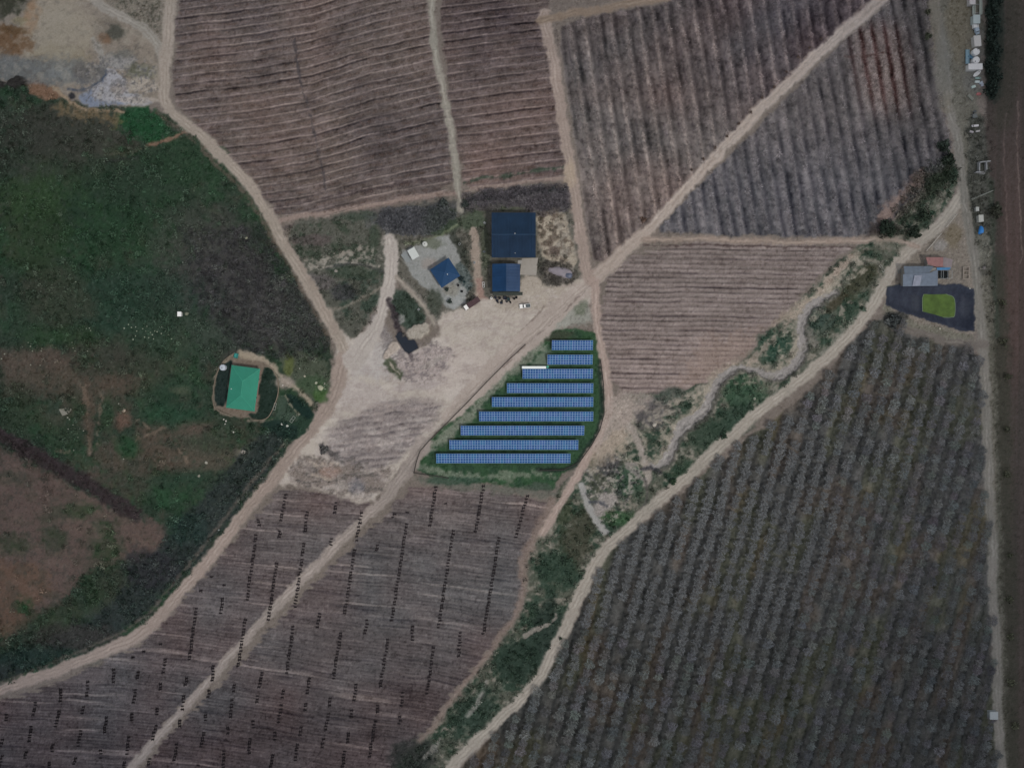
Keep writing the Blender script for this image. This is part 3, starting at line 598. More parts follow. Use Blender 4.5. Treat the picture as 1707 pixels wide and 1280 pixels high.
# pits: pond and reservoir are real basins
def basin(p, depth, col=None, soft=3, lab=None):
    sl, sd = sd_poly(p, 14, warp=False, smooth=0)
    al = 1 - sm(-soft, 1.0, sd)
    Z[sl] = Z[sl] * (1 - al) - depth * al
    if col is not None: C[sl] += (np.array(col, np.float32) - C[sl]) * al[..., None]; G[sl] *= 1 - .7 * al
    if lab:
        if lab not in LABN: LABN.append(lab)
        LAB[sl][al > .5] = LABN.index(lab)
POND = [(658, 560), (666, 552), (673, 556), (681, 566), (690, 565), (694, 571), (698, 580), (688, 586), (681, 590), (674, 586), (668, 578), (663, 570)]
basin(POND, 1.3, (52, 54, 60), 2.5)
line([(646, 500, 7), (654, 516, 9), (662, 538, 8), (669, 560, 12)], 10, (62, 56, 60), soft=3, rough=3, z=-.7)
line([(684, 584), (688, 598)], 8, (84, 76, 80), soft=3, a=.7)
RES = [(1480, 480), (1500, 477), (1560, 478), (1600, 477), (1623, 484), (1626, 520), (1625, 552), (1600, 548), (1560, 536), (1500, 520), (1477, 508)]
area([(1478, 478), (1500, 475), (1560, 476), (1602, 475), (1625, 482), (1628, 520), (1627, 555), (1600, 551), (1560, 539), (1500, 522), (1475, 508)], (47, 52, 64), soft=1.2, rough=.8, grain=1.5, lab='reservoir_liner', smooth=0)
basin(RES, 2.0, None, 14)
sl, sd = sd_poly(RES, 10, warp=False, smooth=0)
tint(C[sl], (1 - sm(-2, 1, sd)) * fbm(X[sl] * 2.5, Y[sl] * .7, 22, 161, 2), (8, 8, 8))
blob(1613, 512, 10, 20, (66, 70, 80), a=.6); blob(1528, 505, 7, 16, (58, 62, 70), a=.5)
line([(1478, 478), (1500, 476)], 2, (70, 72, 66), soft=1.4)

Z *= (sm(GX0, GX0 + 60, X) * sm(GY0, GY0 + 60, Y) * (1 - sm(X.max() - 60, X.max(), X)) * (1 - sm(Y.max() - 60, Y.max(), Y)))
C += (N4 * G)[..., None] * np.array([1, .95, .92], np.float32) * .75
C += ((N3 * G)[..., None]) * .5
N5 = fbm(X, Y, 3.4, 401, 2)
C += ((sm(.55, .85, -N5) * 2.2 - sm(.5, .8, N5) * 3.2) * np.minimum(G, 6))[..., None]
lum_ = C.mean(-1, keepdims=True)
sat_ = .78 + .20 * sm(0, 8, C[..., 1:2] - C[..., 0:1])
C = lum_ + (C - lum_) * sat_
C = np.clip(C, 6, 250)
ALB = (lin(C) / np.maximum(daylight(X, Y), .52)[..., None]).astype(np.float32)  # floored divisor leaves some vignette darkening in the ground colour near the edges
def zat(px, py):
    i = int(np.clip((px - GX0) / ST, 0, NX - 1)); j = int(np.clip((py - GY0) / ST, 0, NY - 1))
    return float(Z[j, i])

# ---------------------------------------------------------------- materials
def ground_mat():
    m = bpy.data.materials.new('earth'); m.use_nodes = True
    n = m.node_tree; b = n.nodes['Principled BSDF']
    at = n.nodes.new('ShaderNodeAttribute'); at.attribute_name = 'Col'
    tc = n.nodes.new('ShaderNodeTexCoord')
    no = n.nodes.new('ShaderNodeTexNoise'); no.inputs['Scale'].default_value = 1.3; no.inputs['Detail'].default_value = 5; no.inputs['Roughness'].default_value = .7
    mr = n.nodes.new('ShaderNodeMapRange'); mr.inputs['From Min'].default_value = .25; mr.inputs['From Max'].default_value = .75; mr.inputs['To Min'].default_value = .86; mr.inputs['To Max'].default_value = 1.14
    mx = n.nodes.new('ShaderNodeVectorMath'); mx.operation = 'SCALE'
    n.links.new(tc.outputs['Object'], no.inputs['Vector']); n.links.new(no.outputs['Fac'], mr.inputs['Value'])
    n.links.new(at.outputs['Color'], mx.inputs[0]); n.links.new(mr.outputs[0], mx.inputs['Scale']); n.links.new(mx.outputs[0], b.inputs['Base Color'])
    bp = n.nodes.new('ShaderNodeBump'); bp.inputs['Strength'].default_value = .5; bp.inputs['Distance'].default_value = .15
    n.links.new(no.outputs['Fac'], bp.inputs['Height']); n.links.new(bp.outputs[0], b.inputs['Normal'])
    b.inputs['Roughness'].default_value = .95; b.inputs['Specular IOR Level'].default_value = .1
    return m
EARTH = ground_mat()
_M = {}
def mat(name, c, rough=.8, spec=.3, metal=0., noise=.12, scale=1.5, wave=None, trans=None):
    if name in _M: return _M[name]
    m = bpy.data.materials.new(name); m.use_nodes = True
    n = m.node_tree; b = n.nodes['Principled BSDF']
    b.inputs['Roughness'].default_value = rough; b.inputs['Specular IOR Level'].default_value = spec; b.inputs['Metallic'].default_value = metal
    tc = n.nodes.new('ShaderNodeTexCoord')
    no = n.nodes.new('ShaderNodeTexNoise'); no.inputs['Scale'].default_value = scale; no.inputs['Detail'].default_value = 4
    mr = n.nodes.new('ShaderNodeMapRange'); mr.inputs['From Min'].default_value = .25; mr.inputs['From Max'].default_value = .75; mr.inputs['To Min'].default_value = 1 - noise; mr.inputs['To Max'].default_value = 1 + noise
    mx = n.nodes.new('ShaderNodeVectorMath'); mx.operation = 'SCALE'; mx.inputs[0].default_value = c[:3]
    n.links.new(tc.outputs['Object'], no.inputs['Vector']); n.links.new(no.outputs['Fac'], mr.inputs['Value']); n.links.new(mr.outputs[0], mx.inputs['Scale']); n.links.new(mx.outputs[0], b.inputs['Base Color'])
    if wave:
        wv = n.nodes.new('ShaderNodeTexWave'); wv.bands_direction = wave[0]; wv.inputs['Scale'].default_value = wave[1]
        bp = n.nodes.new('ShaderNodeBump'); bp.inputs['Strength'].default_value = .6; bp.inputs['Distance'].default_value = .04
        n.links.new(tc.outputs['Object'], wv.inputs['Vector']); n.links.new(wv.outputs['Fac'], bp.inputs['Height']); n.links.new(bp.outputs[0], b.inputs['Normal'])
    _M[name] = m
    return m
def leafmat(name):
    if name in _M: return _M[name]
    m = bpy.data.materials.new(name); m.use_nodes = True
    n = m.node_tree; b = n.nodes['Principled BSDF']
    at = n.nodes.new('ShaderNodeAttribute'); at.attribute_name = 'Col'
    n.links.new(at.outputs['Color'], b.inputs['Base Color']); b.inputs['Roughness'].default_value = .9; b.inputs['Specular IOR Level'].default_value = .1
    _M[name] = m
    return m

# ---------------------------------------------------------------- the ground, split into its sheets
def build_ground():
    vi = np.arange(NY * NX).reshape(NY, NX)
    q = np.stack([vi[1:, :-1], vi[1:, 1:], vi[:-1, 1:], vi[:-1, :-1]], -1).reshape(-1, 4)
    ql = LAB[:-1, :-1].reshape(-1)
    vx = ((X - CX) * MP).reshape(-1); vy = ((CY - Y) * MP).reshape(-1); vz = Z.reshape(-1)
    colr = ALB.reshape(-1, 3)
    for k, name in enumerate(LABN):
        f = q[ql == k]
        if not len(f): continue
        used, inv = np.unique(f, return_inverse=True)
        inv = inv.reshape(-1)
        me = bpy.data.meshes.new(name)
        me.vertices.add(len(used)); me.loops.add(len(inv)); me.polygons.add(len(f))
        me.vertices.foreach_set('co', np.stack([vx[used], vy[used], vz[used]], 1).astype(np.float32).reshape(-1))
        me.loops.foreach_set('vertex_index', inv.astype(np.int32))
        me.polygons.foreach_set('loop_start', np.arange(0, len(inv), 4, dtype=np.int32))
        me.polygons.foreach_set('loop_total', np.full(len(f), 4, np.int32))
        me.polygons.foreach_set('use_smooth', np.ones(len(f), bool))
        ca = me.attributes.new('Col', 'FLOAT_COLOR', 'POINT')
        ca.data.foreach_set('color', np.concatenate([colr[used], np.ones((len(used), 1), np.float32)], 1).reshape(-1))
        me.update(calc_edges=True)
        me.materials.append(EARTH)
        o = bpy.data.objects.new(name, me); COL.objects.link(o)
        tag(o, kind='structure')
build_ground()
# farmland out to the horizon, all round the mapped sheet
def outskirts():
    x0, x1 = (GX0 - CX) * MP, (X.max() - CX) * MP; y0, y1 = (CY - Y.max()) * MP, (CY - GY0) * MP
    R = 4000
    v = [(x0, y0, 0), (x1, y0, 0), (x1, y1, 0), (x0, y1, 0), (-R, -R, 0), (R, -R, 0), (R, R, 0), (-R, R, 0)]
    me = bpy.data.meshes.new('farmland'); me.from_pydata(v, [], [(4, 5, 1, 0), (5, 6, 2, 1), (6, 7, 3, 2), (7, 4, 0, 3)])
    me.materials.append(mat('far_earth', (.11, .085, .07), .95, .1, noise=.5, scale=.012))
    tag(bpy.data.objects.new('farmland', me), kind='structure'); COL.objects.link(bpy.data.objects['farmland'])
outskirts()
# added unseen deck above the drone, its gap shaped to darken the view's edges
def shade_deck():
    zc = 700.0
    c = (SD[0] / SD[2] * zc - 14, SD[1] / SD[2] * zc + 12)
    nr, na = 16, 64
    rad = np.linspace(205, 3200, nr)
    rng = np.random.RandomState(3); v = []; f = []
    def add(zf):
        b = len(v)
        for i, r in enumerate(rad):
            for j in range(na):
                a = 2 * pi * j / na
                rr = r * (1 + .12 * sin(3 * a + 1) + .08 * sin(7 * a) * (i < 3))
                v.append((c[0] + rr * cos(a), c[1] + rr * .85 * sin(a), zc + zf(i) * (1 + .4 * rng.rand())))
        return b
    b0 = add(lambda i: -20. * min(i, 3) / 3); b1 = add(lambda i: 60. * min(i, 3) / 3 + 1)
    for b, fl in ((b0, 1), (b1, 0)):
        for i in range(nr - 1):
            for j in range(na):
                q = (b + i * na + j, b + i * na + (j + 1) % na, b + (i + 1) * na + (j + 1) % na, b + (i + 1) * na + j)
                f.append(q if fl else q[::-1])
    for j in range(na): f.append((b0 + j, b1 + j, b1 + (j + 1) % na, b0 + (j + 1) % na))
    me = bpy.data.meshes.new('added_shade_deck'); me.from_pydata(v, [], f)
    m = bpy.data.materials.new('shade_deck_translucent'); m.use_nodes = True; n = m.node_tree; n.nodes.clear()
    out = n.nodes.new('ShaderNodeOutputMaterial'); a = n.nodes.new('ShaderNodeBsdfTranslucent'); d = n.nodes.new('ShaderNodeBsdfDiffuse'); mx = n.nodes.new('ShaderNodeMixShader'); mx.inputs[0].default_value = .2
    a.inputs[0].default_value = (.95, .95, .95, 1); d.inputs[0].default_value = (.9, .9, .9, 1)
    n.links.new(a.outputs[0], mx.inputs[1]); n.links.new(d.outputs[0], mx.inputs[2]); n.links.new(mx.outputs[0], out.inputs[0])
    me.materials.append(m)
    o = bpy.data.objects.new('added_shade_deck', me); COL.objects.link(o); tag(o, kind='structure')
shade_deck()

# ---------------------------------------------------------------- object helpers
class MB:
    def __init__(s): s.v = []; s.f = []; s.m = []; s.c = []
    def add(s, v, f, mi=0):
        b = len(s.v); s.v += [tuple(q) for q in v]; s.f += [tuple(i + b for i in q) for q in f]; s.m += [mi] * len(f); return s
    def box(s, c, d, rz=0, mi=0, tap=1.0):
        x, y, z = c; a, b, h = d[0] / 2, d[1] / 2, d[2]; C_, S_ = cos(rz), sin(rz); v = []
        for k, zz in ((1, z), (tap, z + h)):
            for u, w_ in ((-a, -b), (a, -b), (a, b), (-a, b)):
                v.append((x + (u * C_ - w_ * S_) * k, y + (u * S_ + w_ * C_) * k, zz))
        return s.add(v, [(3, 2, 1, 0), (4, 5, 6, 7), (0, 1, 5, 4), (1, 2, 6, 5), (2, 3, 7, 6), (3, 0, 4, 7)], mi)
    def tube(s, p, r, n=6, mi=0):
        p = [Vector(q) for q in p]; r = r if isinstance(r, (list, tuple)) else [r] * len(p)
        v = []; f = []
        for i, q in enumerate(p):
            d = (p[min(i + 1, len(p) - 1)] - p[max(i - 1, 0)]).normalized()
            u = d.cross(Vector((0, 0, 1)));  u = Vector((1, 0, 0)) if u.length < 1e-3 else u.normalized()
            w_ = u.cross(d).normalized()
            for j in range(n):
                a = 2 * pi * j / n; v.append(q + r[i] * (cos(a) * u + sin(a) * w_))
        for i in range(len(p) - 1):
            for j in range(n): f.append((i * n + j, i * n + (j + 1) % n, (i + 1) * n + (j + 1) % n, (i + 1) * n + j))
        f.append(tuple(range(n))[::-1]); f.append(tuple((len(p) - 1) * n + j for j in range(n)))
        return s.add(v, f, mi)
    def lathe(s, prof, c, n=24, mi=0):
        v = []; f = []
        for r, z in prof:
            for j in range(n): v.append((c[0] + r * cos(2 * pi * j / n), c[1] + r * sin(2 * pi * j / n), c[2] + z))
        for i in range(len(prof) - 1):
            for j in range(n): f.append((i * n + j, i * n + (j + 1) % n, (i + 1) * n + (j + 1) % n, (i + 1) * n + j))
        f.append(tuple(range(n))[::-1]); f.append(tuple((len(prof) - 1) * n + j for j in range(n)))
        return s.add(v, f, mi)
    def prism(s, pts, z0, z1, mi=0):
        n = len(pts); A_ = sum(pts[i][0] * pts[(i + 1) % n][1] - pts[(i + 1) % n][0] * pts[i][1] for i in range(n))
        if A_ < 0: pts = pts[::-1]
        v = [(a, b, z0) for a, b in pts] + [(a, b, z1) for a, b in pts]
        f = [tuple(range(n))[::-1], tuple(range(n, 2 * n))] + [(i, (i + 1) % n, n + (i + 1) % n, n + i) for i in range(n)]
        return s.add(v, f, mi)
    def mesh(s, name, mats, smooth=False):
        me = bpy.data.meshes.new(name); me.from_pydata(s.v, [], s.f)
        for m in (mats if isinstance(mats, (list, tuple)) else [mats]): me.materials.append(m)
        me.polygons.foreach_set('material_index', s.m)
        if smooth: me.polygons.foreach_set('use_smooth', [True] * len(s.f))
        me.update(); return me
    def obj(s, name, mats, parent=None, loc=None, smooth=False):
        o = bpy.data.objects.new(name, s.mesh(name, mats, smooth)); COL.objects.link(o)
        if parent: o.parent = parent
        if loc is not None: o.location = loc
        return o
def empty(name, loc, rz=0, label=None, cat=None, group=None, kind=None):
    o = bpy.data.objects.new(name, None); COL.objects.link(o); o.location = loc; o.rotation_euler = (0, 0, rz); o.empty_display_size = .5
    return tag(o, label, cat, group, kind)
def copy_tree(o, parent=None):
    c = o.copy(); COL.objects.link(c)
    if parent: c.parent = parent
    for ch in o.children: copy_tree(ch, c)
    return c

WHITE = mat('white_paint', alb((214, 214, 216), 870, 510), .5, .4, noise=.04)
STEEL = mat('galvanised_steel', (.45, .46, .47), .45, .5, .4, noise=.1)
DARK = mat('dark_rubber', (.02, .02, .022), .8, .2)
GLASS = mat('dark_glass', (.02, .025, .03), .1, .6, noise=0)
CONC = mat('concrete', (.30, .28, .26), .9, .2, noise=.15)
WOOD = mat('weathered_wood', (.20, .16, .12), .9, .1, noise=.25, scale=3)

# ---------------------------------------------------------------- solar plant
CELL = mat('photovoltaic_cells', alb((32, 88, 152), 900, 690, .75), .5, .06, noise=.2, scale=.8)
FRAME = mat('anodised_frame', alb((132, 162, 198), 900, 690, 1.0), .5, .4, noise=.05)
def panel_mesh(wd, ln, tilt, i):
    b = MB(); g = .075
    b.box((0, 0, -.04), (wd, ln, .04), 0, 1)
    for y0, y1 in ((-ln / 2 + g, -.07), (.07, ln / 2 - g)):
        x0, x1 = -wd / 2 + g, wd / 2 - g
        b.add([(x0, y0, .004), (x1, y0, .004), (x1, y1, .004), (x0, y1, .004)], [(0, 1, 2, 3)], 0)
    return b.mesh('solar_panel', [CELLS[i], FRAME])
CELLS = [CELL] + [mat('photovoltaic_cells_%s' % nm, alb(c, 900, 690, .75), .5, .06, noise=.2, scale=.8) for nm, c in (('violet', (54, 94, 164)), ('deep', (28, 82, 152)), ('teal', (34, 102, 160)))]
ROWS = [(920, 988.5, 575.5), (912.5, 988, 599.5), (871, 988.5, 623), (845, 989, 647), (820, 989, 670), (798.5, 989, 694), (768, 974, 717.5), (749, 964, 741.5), (727, 951, 764)]
RLAB = ['topmost and shortest row of blue solar panels, nearest the sandy yard corner', 'second row of blue solar panels from the top, just below the shortest one',
        'row of blue solar panels with a long white cabinet on its upper left edge', 'fourth row of blue solar panels from the top, next below the white cabinet row',
        'fifth and middle row of the nine rows of blue solar panels', 'sixth row of blue solar panels from the top, the last reaching the right-hand strip',
        'third row of blue solar panels from the bottom, stepped in at the right', 'second row of blue solar panels from the bottom, just above the longest row', 'lowest and longest row of blue solar panels, nearest the ploughed field below']
TILT = radians(12)
pm = {}
rp = random.Random(4)
for (xa, xb, yc), lb in zip(ROWS, RLAB):
    hz = 1.5
    a = P(xa, yc, 0, hz); b_ = P(xb, yc, 0, hz)
    Lm = b_.x - a.x
    n = min(50, round(Lm / (4.32 * MP))); wd = Lm / n; ln = 16.2 * MP / 2 / cos(TILT)
    root = empty('solar_array', ((a.x + b_.x) / 2, a.y, zat((xa + xb) / 2, yc)), 0, lb, 'solar panels', 'nine rows of solar panels in the green plot')
    key = round(wd, 4)
    for i in range(n):
        for k in (-1, 1):
            ci = rp.choice([0, 0, 1, 2, 3])
            if (key, ci) not in pm: pm[(key, ci)] = panel_mesh(wd - .03, ln - .03, TILT, ci)
            o = bpy.data.objects.new('solar_panel', pm[(key, ci)]); COL.objects.link(o); o.parent = root
            o.location = (-Lm / 2 + (i + .5) * wd, k * ln / 2 * cos(TILT), hz + k * ln / 2 * sin(TILT)); o.rotation_euler = (TILT, 0, 0)
    fr = MB()
    for k in (-1.5, -.6, .6, 1.5):
        fr.tube([(-Lm / 2 + .1, k * cos(TILT), hz - .09 + k * sin(TILT)), (Lm / 2 - .1, k * cos(TILT), hz - .09 + k * sin(TILT))], .035, 4)
    fr.obj('support_rail', STEEL, root)
    npst = max(3, round(Lm / 4))
    pmesh = [MB().tube([(0, 0, -.3), (0, 0, hz - .12 + k * sin(TILT))], .06, 6).mesh('support_post', STEEL) for k in (-1.2, 1.2)]
    for i in range(npst):
        for q, k in enumerate((-1.2, 1.2)):
            o = bpy.data.objects.new('support_post', pmesh[q]); COL.objects.link(o); o.parent = root; o.location = (-Lm / 2 + .5 + i * (Lm - 1) / (npst - 1), k, 0)
# white cabinet row and green tank
r = empty('inverter_cabinet', P(890, 612.5, zat(890, 613)), 0, 'long narrow white cabinet above the third solar row', 'cabinet')
b = MB().box((0, 0, .25), (39.5 * MP, .95, 1.9)); b.obj('housing', WHITE, r)
MB().box((0, -.02, 2.152), (40 * MP, 1.1, .06)).obj('roof', mat('bright_roof', alb((222, 230, 228), 890, 612), .5, .4, noise=.03), r)
for i in range(6): MB().box((-4.6 + i * 1.85, -.485, .35), (1.6, .03, 1.6)).obj('door', STEEL, r)
MB().box((0, 0, -.1), (40 * MP, 1.2, .34)).obj('plinth', CONC, r)
TEAL = mat('green_plastic', alb((62, 160, 138), 912, 612), .45, .4, noise=.05)
r = empty('water_tank', P(912.5, 611.5, zat(912, 611)), 0, 'small round green tank at the end of the long white cabinet', 'tank')
MB().lathe([(.62, 0), (.64, .1), (.64, 1.2), (.5, 1.42), (.2, 1.5)], (0, 0, 0), 20).obj('tank_body', TEAL, r)
MB().lathe([(.2, 1.49), (.2, 1.56), (.05, 1.58)], (0, 0, 0), 12).obj('lid', mat('dark_green_lid', alb((44, 120, 108)), .5), r)
# fence
r = empty('perimeter_fence', P(690, 788, zat(690, 788)), 0, 'dark wire fence with posts round the solar panel plot', 'fence')
FP = [(876, 574), (846, 602), (812, 636), (776, 674), (742, 708), (714, 736), (700, 752), (694, 770), (690, 788), (730, 794), (748, 797)]
FP2 = [(1001, 600), (1006, 640), (1007, 690), (1000, 716), (986, 742), (966, 770), (940, 783), (900, 784)]
org = P(690, 788)
foot = MB(); wire = MB()
for path, stp in ((FP, 8), (FP2, 9)):
    pts = []
    for (x0, y0), (x1, y1) in zip(path[:-1], path[1:]):
        n = max(1, round(math.hypot(x1 - x0, y1 - y0) / stp))
        pts += [(x0 + (x1 - x0) * k / n, y0 + (y1 - y0) * k / n) for k in range(n)]
    pts.append(path[-1])
    W3 = [P(x, y, 0) - org + Vector((0, 0, zat(x, y) - zat(690, 788))) for x, y in pts]
    for q in W3:
        o = MB().tube([(q.x, q.y, q.z - .3), (q.x, q.y, q.z + 1.9)], .06, 6).obj('fence_post', mat('dark_post', (.03, .03, .03), .8), r)
    for a, b_ in zip(W3[:-1], W3[1:]):
        d = b_ - a; L_ = d.length; rz = math.atan2(d.y, d.x); c = (a + b_) / 2
        foot.box((c.x, c.y, c.z - .15), (L_ + .05, .34, .33), rz)
        for h in (.5, .8, 1.1, 1.4, 1.8): wire.tube([a + Vector((0, 0, h)), b_ + Vector((0, 0, h))], .02, 3)
        for k in range(int(L_ / .3)): 
            q = a + d * (k * .3 / L_); wire.tube([q + Vector((0, 0, .25)), q + Vector((0, 0, 1.85))], .012, 3)
foot.obj('footing', mat('footing_dark', alb((62, 58, 54), 760, 690), .9, noise=.3), r); wire.obj('wire_mesh', mat('dark_wire', (.05, .05, .05), .6, .4), r)
# small white marker stakes at row ends
for i, (x, y) in enumerate([(872, 618), (845, 640), (846, 652), (821, 664), (822, 676), (749, 734), (729, 757), (733, 772)]):
    pass

# ---------------------------------------------------------------- buildings
def PXY(pts, h): return [(P(x, y, 0, h).x, P(x, y, 0, h).y) for x, y in pts]
def slab_roof(mb, pts, z, th, mi=0):
    """sloped sheet from 3-D outline points, with thickness"""
    n = len(pts); v = [tuple(p) for p in pts] + [(p[0], p[1], p[2] - th) for p in pts]
    mb.add(v, [tuple(range(n)), tuple(range(n, 2 * n))[::-1]] + [(i, i + n, (i + 1) % n + n, (i + 1) % n) for i in range(n)], mi)
def orient(pts):
    a = sum(pts[i][0] * pts[(i + 1) % len(pts)][1] - pts[(i + 1) % len(pts)][0] * pts[i][1] for i in range(len(pts)))
    return pts if a > 0 else pts[::-1]
def gable(root, x0, x1, y0, y1, he, hr, axis, mats, wallm, ov=.5):
    """local rectangle; ridge along 'y' or 'x'; two roof slopes as parts"""
    rm = mats
    if axis == 'y':
        xm = (x0 + x1) / 2
        A_ = [(x0, y0, he), (xm, y0, hr), (xm, y1, hr), (x0, y1, he)]; B_ = [(xm, y0, hr), (x1, y0, he), (x1, y1, he), (xm, y1, hr)]
    else:
        ym = (y0 + y1) / 2
        A_ = [(x0, y0, he), (x1, y0, he), (x1, ym, hr), (x0, ym, hr)]; B_ = [(x0, ym, hr), (x1, ym, hr), (x1, y1, he), (x0, y1, he)]
    for q, m_ in ((A_, rm[0]), (B_, rm[1])):
        b = MB(); slab_roof(b, q, 0, .12); b.obj('roof', m_, root)
    rb = MB()
    if axis == 'x':
        for i in range(1, int((x1 - x0) / 1.4)):
            x = x0 + i * 1.4
            for ya, yb in ((y0, ym), (y1, ym)): rb.tube([(x, ya, he + .03), (x, yb, hr + .03)], .045, 4)
    else:
        for i in range(1, int((y1 - y0) / 1.4)):
            y = y0 + i * 1.4
            for xa, xb in ((x0, xm), (x1, xm)): rb.tube([(xa, y, he + .03), (xb, y, hr + .03)], .045, 4)
    rb.obj('roof_seam', rm[0], root)
    b = MB(); X0, X1, Y0, Y1 = x0 + ov, x1 - ov, y0 + ov, y1 - ov
    b.box(((X0 + X1) / 2, (Y0 + Y1) / 2, -.3), (X1 - X0, Y1 - Y0, he + .28)); 
    if axis == 'y': b.add([(X0, Y0, he - .03), (X1, Y0, he - .03), (xm, Y0, hr - .2), (X0, Y1, he - .03), (X1, Y1, he - .03), (xm, Y1, hr - .2)], [(0, 1, 2), (5, 4, 3), (0, 2, 5, 3), (1, 4, 5, 2)])
    else: b.add([(X0, Y0, he - .03), (X0, Y1, he - .03), (X0, ym, hr - .2), (X1, Y0, he - .03), (X1, Y1, he - .03), (X1, ym, hr - .2)], [(2, 1, 0), (3, 4, 5), (0, 3, 5, 2), (1, 2, 5, 4)])
    b.obj('wall', wallm, root)
    return X0, X1, Y0, Y1
def ctr(x0, x1, y0, y1, h): a = P(x0, y1, 0, h); b_ = P(x1, y0, 0, h); return (a + b_) / 2, b_.x - a.x, b_.y - a.y
WALLM = mat('painted_wall', (.28, .27, .25), .9, .2, noise=.12)
# big shed
c, wx, wy = ctr(819.5, 893, 354, 428.5, 6)
r = empty('large_shed', (c.x, c.y, 0), 0, 'large dark blue metal roofed shed, the biggest roof in the farmyard', 'shed')
bl = mat('dark_blue_sheeting', alb((28, 53, 82), 855, 390, .75), .65, .15, noise=.22, scale=.22, wave=('X', 3.2)); bl2 = mat('dark_blue_sheeting_ridge', alb((31, 57, 86), 855, 410, .75), .65, .15, noise=.22, scale=.22, wave=('X', 3.2))
X0, X1, Y0, Y1 = gable(r, -wx / 2, wx / 2, -wy / 2, wy / 2, 5.0, 6.6, 'x', [bl, bl2], WALLM)
MB().tube([(-wx / 2, 0, 6.62), (wx / 2, 0, 6.62)], .12, 6).obj('ridge_cap', mat('ridge_blue', alb((48, 76, 106)), .5), r)
for s in (-1, 1): MB().box((0, s * (wy / 2 + .06), 4.86), (wx, .16, .14)).obj('gutter', mat('gutter_dark', (.02, .025, .035), .6), r)
for x in (-5, 3): MB().box((x, Y0 - .04, 0), (4.2, .08, 4)).obj('door', mat('door_grey', (.16, .17, .18), .6), r)
MB().lathe([(.14, 0), (.18, .3), (.2, .32), (.02, .4)], (.6, .4, 6.5), 10).obj('vent', WHITE, r)
MB().lathe([(.1, 0), (.14, .25), (.02, .3)], (.7, -8.4, 5.3), 8).obj('vent', WHITE, r)
# smaller shed, two-tone
c, wx, wy = ctr(820.5, 867, 439.5, 485.5, 5)
r = empty('small_shed', (c.x, c.y, 0), 0, 'shed with a two-tone blue and grey-blue gable roof below the largest shed', 'shed')
X0, X1, Y0, Y1 = gable(r, -wx / 2, wx / 2, -wy / 2, wy / 2, 4.0, 5.2, 'y', [mat('blue_sheeting', alb((22, 62, 106), 840, 460, .8), .65, .15, noise=.2, scale=.25, wave=('Y', 3.2)), mat('grey_blue_sheeting', alb((54, 78, 114), 855, 460, .85), .65, .15, noise=.2, scale=.25, wave=('Y', 3.2))], WALLM)
MB().box((0, Y0 - .04, 0), (3.6, .08, 3)).obj('door', mat('door_grey', (.16, .17, .18), .6), r)
lean = MB(); slab_roof(lean, [(-wx / 2 + .2, -wy / 2 - 1.6, 2.4), (wx / 2 + 1.2, -wy / 2 - 1.6, 2.4), (wx / 2 + 1.2, -wy / 2 - .1, 2.9), (-wx / 2 + .2, -wy / 2 - .1, 2.9)], 0, .1)
lean.obj('lean_to_roof', mat('dark_green_sheet', alb((46, 54, 50), 845, 490), .7), r)
for x in (-5.6, -1.5, 2.5, 6.5): MB().tube([(x, -wy / 2 - 1.5, -.2), (x, -wy / 2 - 1.5, 2.35)], .07, 6).obj('post', STEEL, r)
# stacked junk under it
rj = random.Random(8)
JM = [mat('junk_' + n_, c_, .7, noise=.3) for n_, c_ in (('navy', alb((44, 50, 66))), ('teal', alb((50, 78, 82))), ('grey', alb((110, 118, 124))), ('black', alb((34, 36, 42))), ('pale', alb((170, 174, 176))))]
def crate(x, y, s, m, label, group, rz=None, h=None, name='crate'):
    rz = rj.uniform(0, 3) if rz is None else rz
    o = empty(name, P(x, y, zat(x, y)), rz, label, 'crate', group); h = h or s[2]
    b = MB(); t = .05
    b.box((0, 0, 0), (s[0], s[1], t)); b.obj('base', m, o)
    b = MB(); b.box((-s[0] / 2 + t / 2, 0, t), (t, s[1], h - t)); b.box((s[0] / 2 - t / 2, 0, t), (t, s[1], h - t)); b.box((0, -s[1] / 2 + t / 2, t), (s[0] - 2 * t, t, h - t)); b.box((0, s[1] / 2 - t / 2, t), (s[0] - 2 * t, t, h - t))
    b.obj('side', m, o); return o
for x, y in [(826, 496), (829, 501), (833, 497), (837, 502), (842, 497), (845, 503), (848, 499), (851, 504), (857, 498), (836, 507 - 2), (861, 496), (830, 505 - 1)]:
    s = rj.uniform(.8, 1.5); crate(x, y, (s, s * rj.uniform(.7, 1.2), rj.uniform(.4, 1)), rj.choice(JM[:4]), 'dark crate in the cluttered row below the two-tone shed', 'dark crates below the two-tone shed')
